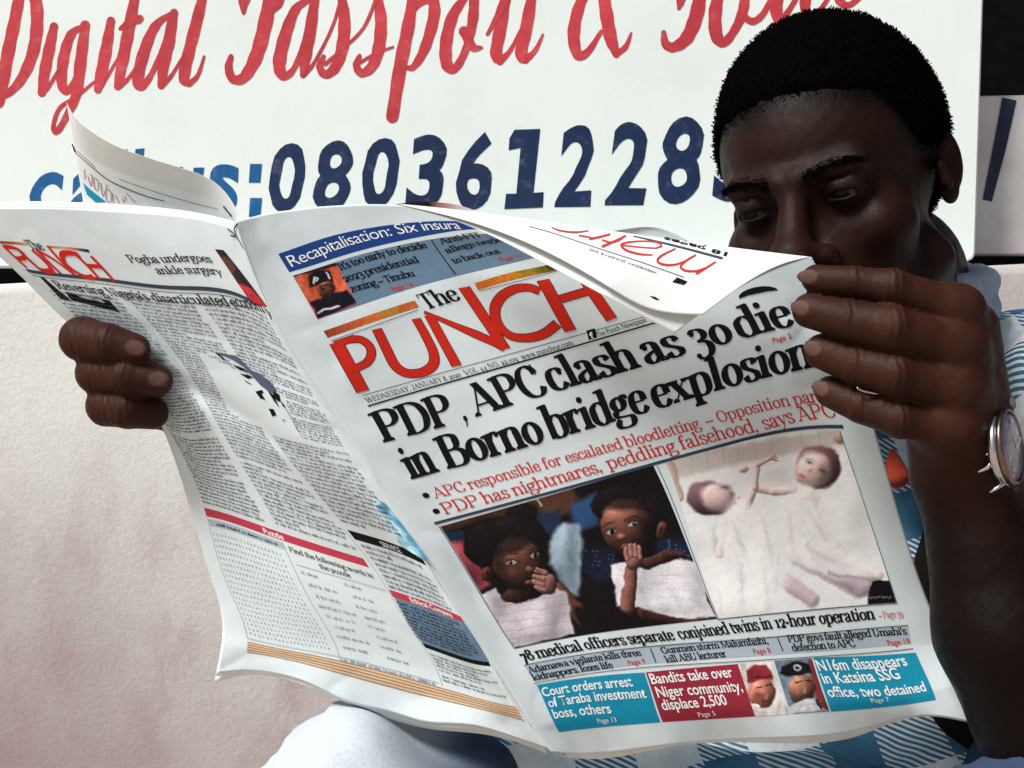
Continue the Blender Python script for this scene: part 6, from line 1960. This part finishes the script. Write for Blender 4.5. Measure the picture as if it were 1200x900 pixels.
# ------------------------------------------------------------------ clothes
def check_mat(name):
    """blue and white checks: solid squares, finely striped squares, white squares"""
    m, nt, b = new_mat(name)
    uv = N(nt, 'ShaderNodeUVMap'); uv.uv_map = 'UVMap'
    nz = noise(nt, 9, 3, .5); nzs = N(nt, 'ShaderNodeVectorMath', operation='SCALE'); nzs.inputs['Scale'].default_value = .20
    L(nt, nz.outputs['Color'], nzs.inputs[0])
    ad = N(nt, 'ShaderNodeVectorMath', operation='ADD'); L(nt, uv.outputs[0], ad.inputs[0]); L(nt, nzs.outputs[0], ad.inputs[1])
    sp = N(nt, 'ShaderNodeSeparateXYZ'); L(nt, ad.outputs[0], sp.inputs[0])
    def math_(op, a, b_=None):
        n = N(nt, 'ShaderNodeMath', operation=op)
        for i, v in enumerate((a, b_)):
            if v is None: continue
            if isinstance(v, (int, float)): n.inputs[i].default_value = v
            else: L(nt, v, n.inputs[i])
        return n.outputs[0]
    fx = math_('GREATER_THAN', math_('FRACT', sp.outputs['X']), .54); fy = math_('GREATER_THAN', math_('FRACT', sp.outputs['Y']), .54)
    both = math_('MULTIPLY', fx, fy); one = math_('SUBTRACT', math_('ADD', fx, fy), math_('MULTIPLY', both, 2))
    stripe = math_('GREATER_THAN', math_('FRACT', math_('MULTIPLY', math_('ADD', sp.outputs['X'], sp.outputs['Y']), 14.0)), .46)
    w1 = math_('MULTIPLY', one, stripe)
    fac = math_('MAXIMUM', both, w1)
    n2 = noise(nt, 160, 4, .7); n3 = noise(nt, 30, 4, .6)
    blue = ramp(nt, n3.outputs['Fac'], [(.3, (.035, .125, .225)), (.7, (.080, .215, .330))])
    col = mixc(nt, fac, (.70, .775, .79), blue.outputs[0])
    g = ramp(nt, n2.outputs['Fac'], [(.3, (.80, .80, .82)), (.7, (1.05, 1.05, 1.05))])
    L(nt, mixc(nt, 1.0, col, g.outputs[0], 'MULTIPLY'), b.inputs['Base Color'])
    b.inputs['Roughness'].default_value = .85; b.inputs['Specular IOR Level'].default_value = .1
    bump(nt, b, n2.outputs['Fac'], .4, .0008)
    return m
M_SHIRT = check_mat('checked_cotton')
def folds(X):
    x, y, z = X[:, 0], X[:, 1], X[:, 2]
    return (np.sin(x * 62 + z * 21) * .0035 + np.sin(x * 23 - z * 44 + y * 30) * .0050 + np.sin(z * 95 + x * 40 + y * 30) * .0018).astype(np.float32)
Sh = SDF()
Sh.cap(SH_R, SH_L, .067, .067, k=.01)
Sh.cap(U3(1030, 450, 1.16), U3(1020, 500, 1.17), .072, .10, k=.02)
Sh.ell(U3(1020, 620, 1.18), (.192, .125, .150), k=.04)
Sh.ell(U3(1010, 850, 1.18), (.175, .135, .21), k=.05)
Sh.cap(SH_L, U3(1310, 640, 1.08), .066, .064, k=.03)
Sh.cap(SH_L, U3(1240, 455, 1.09), .066, .052, k=.01)
Sh.cap(SH_R, ELR, .062, .056, k=.03); Sh.cap(ELR, U3(560, 660, 1.08), .056, .050, k=.02)
# shirt front falling over the lap
Sh.cap(U3(640, 985, 1.00), U3(1100, 985, 1.00), .058, .058, k=.05)
Sh.cap(U3(560, 905, .985), U3(700, 930, 1.02), .022, .05, k=.03)
Sh.cap(U3(985, 880, 1.09), U3(1100, 905, 1.06), .05, .05, k=.05)
# neck opening
Sh.cap(U3(1040, 300, 1.12), U3(1020, 375, 1.14), .064, .062, k=.01, sub=True)
Vs, Fs = Sh.mesh(.0045, (-.20, .88, CAMZ - .50), (.56, 1.40, CAMZ + .16), disp=folds)
uvs = np.stack([(Vs[:, 0] * .96 + Vs[:, 2] * .28) / .084 + .30, (Vs[:, 2] * .96 - Vs[:, 0] * .28 + Vs[:, 1] * .5) / .084 + .42], 1)
shirt = obj('shirt', mesh_np('shirt', Vs, Fs, M_SHIRT, uv=uvs), person)
# collar band standing round the neck
Cn = SDF()
th = np.linspace(-2.6, 2.6, 15)
cc = U3(1040, 345, 1.125)
M_COLLAR = simple_mat('collar_cotton', (.30, .36, .44), rough=.85, spec=.1, var=.15, scale=300, bstr=.4)
ring = [cc + np.array([math.sin(t) * .073, math.cos(t) * .066, .012 - .018 * math.cos(t) * 0 + .012 * math.cos(t)]) for t in th]
for a_, b_ in zip(ring[:-1], ring[1:]): Cn.cap(a_, b_, .010, .010, k=.006); Cn.cap(a_ - [0, 0, .02], b_ - [0, 0, .02], .010, .010, k=.008)
Vc, Fc = Cn.mesh(.0025, cc - .12, cc + .12)
obj('collar', mesh_np('collar', Vc, Fc, M_COLLAR), person)
# red lining / inner garment glimpsed between page and wrist
In = SDF(); In.cap(U3(1046, 530, 1.03), U3(1050, 556, 1.03), .003, .010, k=.01)
Vi, Fi = In.mesh(.0025, U3(1047, 547, 1.03) - .05, U3(1047, 547, 1.03) + .05)
obj('red_undershirt', mesh_np('red_undershirt', Vi, Fi, simple_mat('red_cotton', (.42, .055, .030), rough=.85, spec=.1, scale=200)), person)

# added dark mass behind the raised forearm, standing in for shade
Dk = SDF()
Dk.cap(U3(1165, 610, 1.06), U3(1180, 800, 1.03), .055, .062, k=.02); Dk.cap(U3(1290, 600, 1.02), U3(1300, 800, 1.0), .060, .060, k=.03)
Vj, Fj = Dk.mesh(.004, (.20, .85, CAMZ - .42), (.62, 1.2, CAMZ + .06), disp=folds)
obj('shade_mass', mesh_np('shade_mass', Vj, Fj, simple_mat('shade_mass_dark', (.010, .008, .006), rough=.9, spec=.06, var=.4, scale=400, bstr=.3)), person)
# trousers: denim thigh and knee at the lower left with painted highlight and shade, other thigh at the right
m, nt, b = new_mat('denim_lit_shaded')
n1 = noise(nt, 4.5, 3, .5); n2 = noise(nt, 420, 4, .8)
r = ramp(nt, n1.outputs['Fac'], [(.36, (.045, .10, .22)), (.46, (.16, .28, .45)), (.55, (.60, .69, .76)), (.8, (.74, .80, .83))])
g = ramp(nt, n2.outputs['Fac'], [(.3, (.78, .8, .84)), (.7, (1.05, 1.05, 1.05))])
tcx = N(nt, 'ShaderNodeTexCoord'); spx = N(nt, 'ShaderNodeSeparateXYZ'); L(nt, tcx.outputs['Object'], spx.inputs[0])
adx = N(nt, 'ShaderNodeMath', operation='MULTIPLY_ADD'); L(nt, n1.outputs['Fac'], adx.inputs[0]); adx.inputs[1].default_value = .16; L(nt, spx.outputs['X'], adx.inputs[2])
lit_ramp = ramp(nt, adx.outputs[0], [(0, (1, 1, 1)), (.02, (0, 0, 0))])
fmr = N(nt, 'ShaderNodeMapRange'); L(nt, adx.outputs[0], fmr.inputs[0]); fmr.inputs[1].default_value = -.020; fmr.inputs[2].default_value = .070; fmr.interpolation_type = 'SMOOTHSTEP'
lit_shade = mixc(nt, fmr.outputs[0], (.47, .52, .55), (.036, .055, .098))  # pale left side and navy right side are painted highlight and shade
L(nt, mixc(nt, 1.0, lit_shade, g.outputs[0], 'MULTIPLY'), b.inputs['Base Color']); b.inputs['Roughness'].default_value = .85; b.inputs['Specular IOR Level'].default_value = .05
bump(nt, b, n2.outputs['Fac'], .4, .0008)
Tr = SDF()
Tr.cap(U3(880, 1010, 1.14), U3(430, 985, .96), .085, .078, k=.03); Tr.cap(U3(430, 985, .96), U3(400, 1500, 1.05), .077, .055, k=.03)
Tr.cap(U3(1120, 1010, 1.14), U3(1260, 990, .90), .085, .070, k=.03); Tr.cap(U3(1260, 990, .90), U3(1240, 1500, 1.0), .070, .055, k=.03)
Vt, Ft = Tr.mesh(.0055, (-.30, .78, CAMZ - .75), (.60, 1.30, CAMZ - .12), disp=lambda X: (np.sin(X[:, 0] * 70 + X[:, 1] * 40 + X[:, 2] * 30) * .0042 + (1 - np.abs(np.sin(X[:, 0] * 42 + X[:, 2] * 55 - X[:, 1] * 20))) ** 3 * -.005 + np.sin(X[:, 2] * 60 - X[:, 0] * 50) * .0035 + np.sin(X[:, 2] * 130 + X[:, 0] * 95) * .0012).astype(np.float32))
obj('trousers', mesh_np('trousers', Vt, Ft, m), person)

# ------------------------------------------------------------------ wristwatch
wt = bpy.data.objects.new('wristwatch', None); COL.objects.link(wt)
wt['label'] = 'wristwatch with cloudy round dial and rim coloured with painted brown reflections on the raised wrist'; wt['category'] = 'watch'
wc = U3(1181, 524, .862)
wn_ = np.array([.80, -.55, .12]); wn_ /= np.linalg.norm(wn_)
wu = np.array([.17, .0, 1.0]); wu -= (wu @ wn_) * wn_; wu /= np.linalg.norm(wu); wr_ = np.cross(wu, wn_)
WR = np.array([wr_, wu, wn_])
def lathe(name, prof, mat, n=48, sx=1.0):
    t = np.linspace(0, 2 * np.pi, n, endpoint=False)
    X = np.array([[(r * math.cos(a) * sx, r * math.sin(a), z) for a in t] for r, z in prof]).reshape(-1, 3) @ WR + wc
    i = np.arange(len(prof) * n).reshape(len(prof), n); j = np.roll(i, -1, 1)
    return mesh_np(name, X, np.stack([i[:-1], j[:-1], j[1:], i[1:]], -1).reshape(-1, 4), mat)
M_STEEL = simple_mat('watch_steel', (.55, .54, .56), rough=.22, metallic=1.0, var=.15, scale=60)
M_BROWN_REFL = simple_mat('watch_brown_reflection', (.20, .14, .12), rough=.28, metallic=.9, var=.35, scale=180)  # brown in this metal stands for reflections on the steel
M_DIAL = simple_mat('watch_glass', (.22, .20, .28), rough=.16, spec=.7, var=.55, scale=110)
obj('case', lathe('case', [(.0, -.006), (.0215, -.006), (.0238, -.004), (.0240, -.001), (.0225, .0)], M_STEEL), wt)
obj('rim', lathe('rim', [(.0226, .0002), (.0238, .0006), (.0236, .0026), (.0222, .0036), (.0208, .0034), (.0206, .002)], M_BROWN_REFL), wt)
obj('dial', lathe('dial', [(.0207, .0024), (.018, .0036), (.012, .0046), (.006, .0050), (.0, .0051)], M_DIAL), wt)
for k in range(12):        # hour marks and hands
    a_ = k * math.pi / 6; ik_ = []
    for rr_, ww_ in ((.0150, .0005), (.0178, .0005)):
        for sg in (-1, 1): ik_.append((rr_ * math.cos(a_) - sg * ww_ * math.sin(a_), rr_ * math.sin(a_) + sg * ww_ * math.cos(a_), .0053 - .0009 * (rr_ > .016)))
    obj('hour_mark', mesh_np('hour_mark', np.array(ik_) @ WR + wc, np.array([[0, 1, 3, 2]]), M_STEEL, smooth=False), wt)
for a_, ln_ in ((2.2, .0095), (.5, .0140)):
    dv_ = np.array([math.cos(a_), math.sin(a_), 0]); nv_ = np.array([-math.sin(a_), math.cos(a_), 0])
    q_ = np.array([-dv_ * .002 - nv_ * .0006, -dv_ * .002 + nv_ * .0006, dv_ * ln_ + nv_ * .0003, dv_ * ln_ - nv_ * .0003]) + [0, 0, .0056]
    obj('watch_hand', mesh_np('watch_hand', q_ @ WR + wc, np.array([[0, 1, 2, 3]]), M_STEEL, smooth=False), wt)
def tube(name, pts, rad, mat, parent, n=8):
    p = _crom3(pts, 6); m_ = len(p)
    d = np.gradient(p, axis=0); d /= np.linalg.norm(d, axis=1)[:, None]
    up = np.cross(d, [0.3, .2, 1.0]); up /= np.linalg.norm(up, axis=1)[:, None]; w_ = np.cross(d, up)
    rr = np.interp(np.linspace(0, 1, m_), np.linspace(0, 1, np.size(rad)), np.atleast_1d(rad))
    t = np.linspace(0, 2 * np.pi, n, endpoint=False)
    X = (p[:, None] + (up[:, None] * np.cos(t)[None, :, None] + w_[:, None] * np.sin(t)[None, :, None]) * rr[:, None, None]).reshape(-1, 3)
    i = np.arange(m_ * n).reshape(m_, n); j = np.roll(i, -1, 1)
    Fq = [tuple(q) for q in np.stack([i[:-1], i[1:], j[1:], j[:-1]], -1).reshape(-1, 4)] + [tuple(i[0]), tuple(i[-1][::-1])]
    return obj(name, mesh_np(name, X, Fq, mat), parent)
def _crom3(pts, n):
    p = np.array(pts, float)
    if len(p) == 2: return np.array([p[0] + (p[1] - p[0]) * t for t in np.linspace(0, 1, n)])
    return nat_cubic(np.arange(len(p)), p, np.linspace(0, len(p) - 1, n * (len(p) - 1)))
tube('lug', [U3(1166, 528, .853), U3(1160, 545, .851), U3(1146, 553, .853)], [.0018, .0016, .0008], M_STEEL, wt)
tube('lug', [U3(1178, 565, .853), U3(1168, 572, .852), U3(1160, 577, .853)], [.0015, .0012, .0007], M_STEEL, wt)
tube('lug', [U3(1168, 534, .852), U3(1155, 532, .852)], [.0012, .0008], M_STEEL, wt)
tube('inner_ring', [U3(1174, 486, .856), U3(1167, 505, .853), U3(1165, 535, .851), U3(1169, 556, .852), U3(1178, 568, .855)], [.0012, .0014, .0014, .0012, .0010], M_STEEL, wt)
for y_ in (500, 515): tube('strap_pin', [U3(1168, y_, .856), U3(1162, y_ + 3, .858)], [.0022, .0018], M_BROWN_REFL, wt)
tube('strap', [U3(1183, 478, .868), U3(1176, 468, .874), U3(1166, 470, .884)], [.0045, .006, .006], simple_mat('strap_grey', (.20, .19, .23), rough=.6), wt)
tube('strap', [U3(1184, 566, .872), U3(1180, 580, .882), U3(1160, 590, .90)], [.0045, .006, .006], simple_mat('strap_dark', (.05, .045, .05), rough=.6), wt)
# slim ring on the little finger
rg = tube('finger_ring', [U3(1004, 454, .8465), U3(1010, 457.5, .8462), U3(1018, 459.5, .8468), U3(1026, 461, .8468), U3(1034, 461, .849)], [.0006, .0008, .0008, .0007], M_STEEL, None)
rg['label'] = 'thin silver ring glinting between the lower two fingers of the hand at the right'; rg['category'] = 'ring'
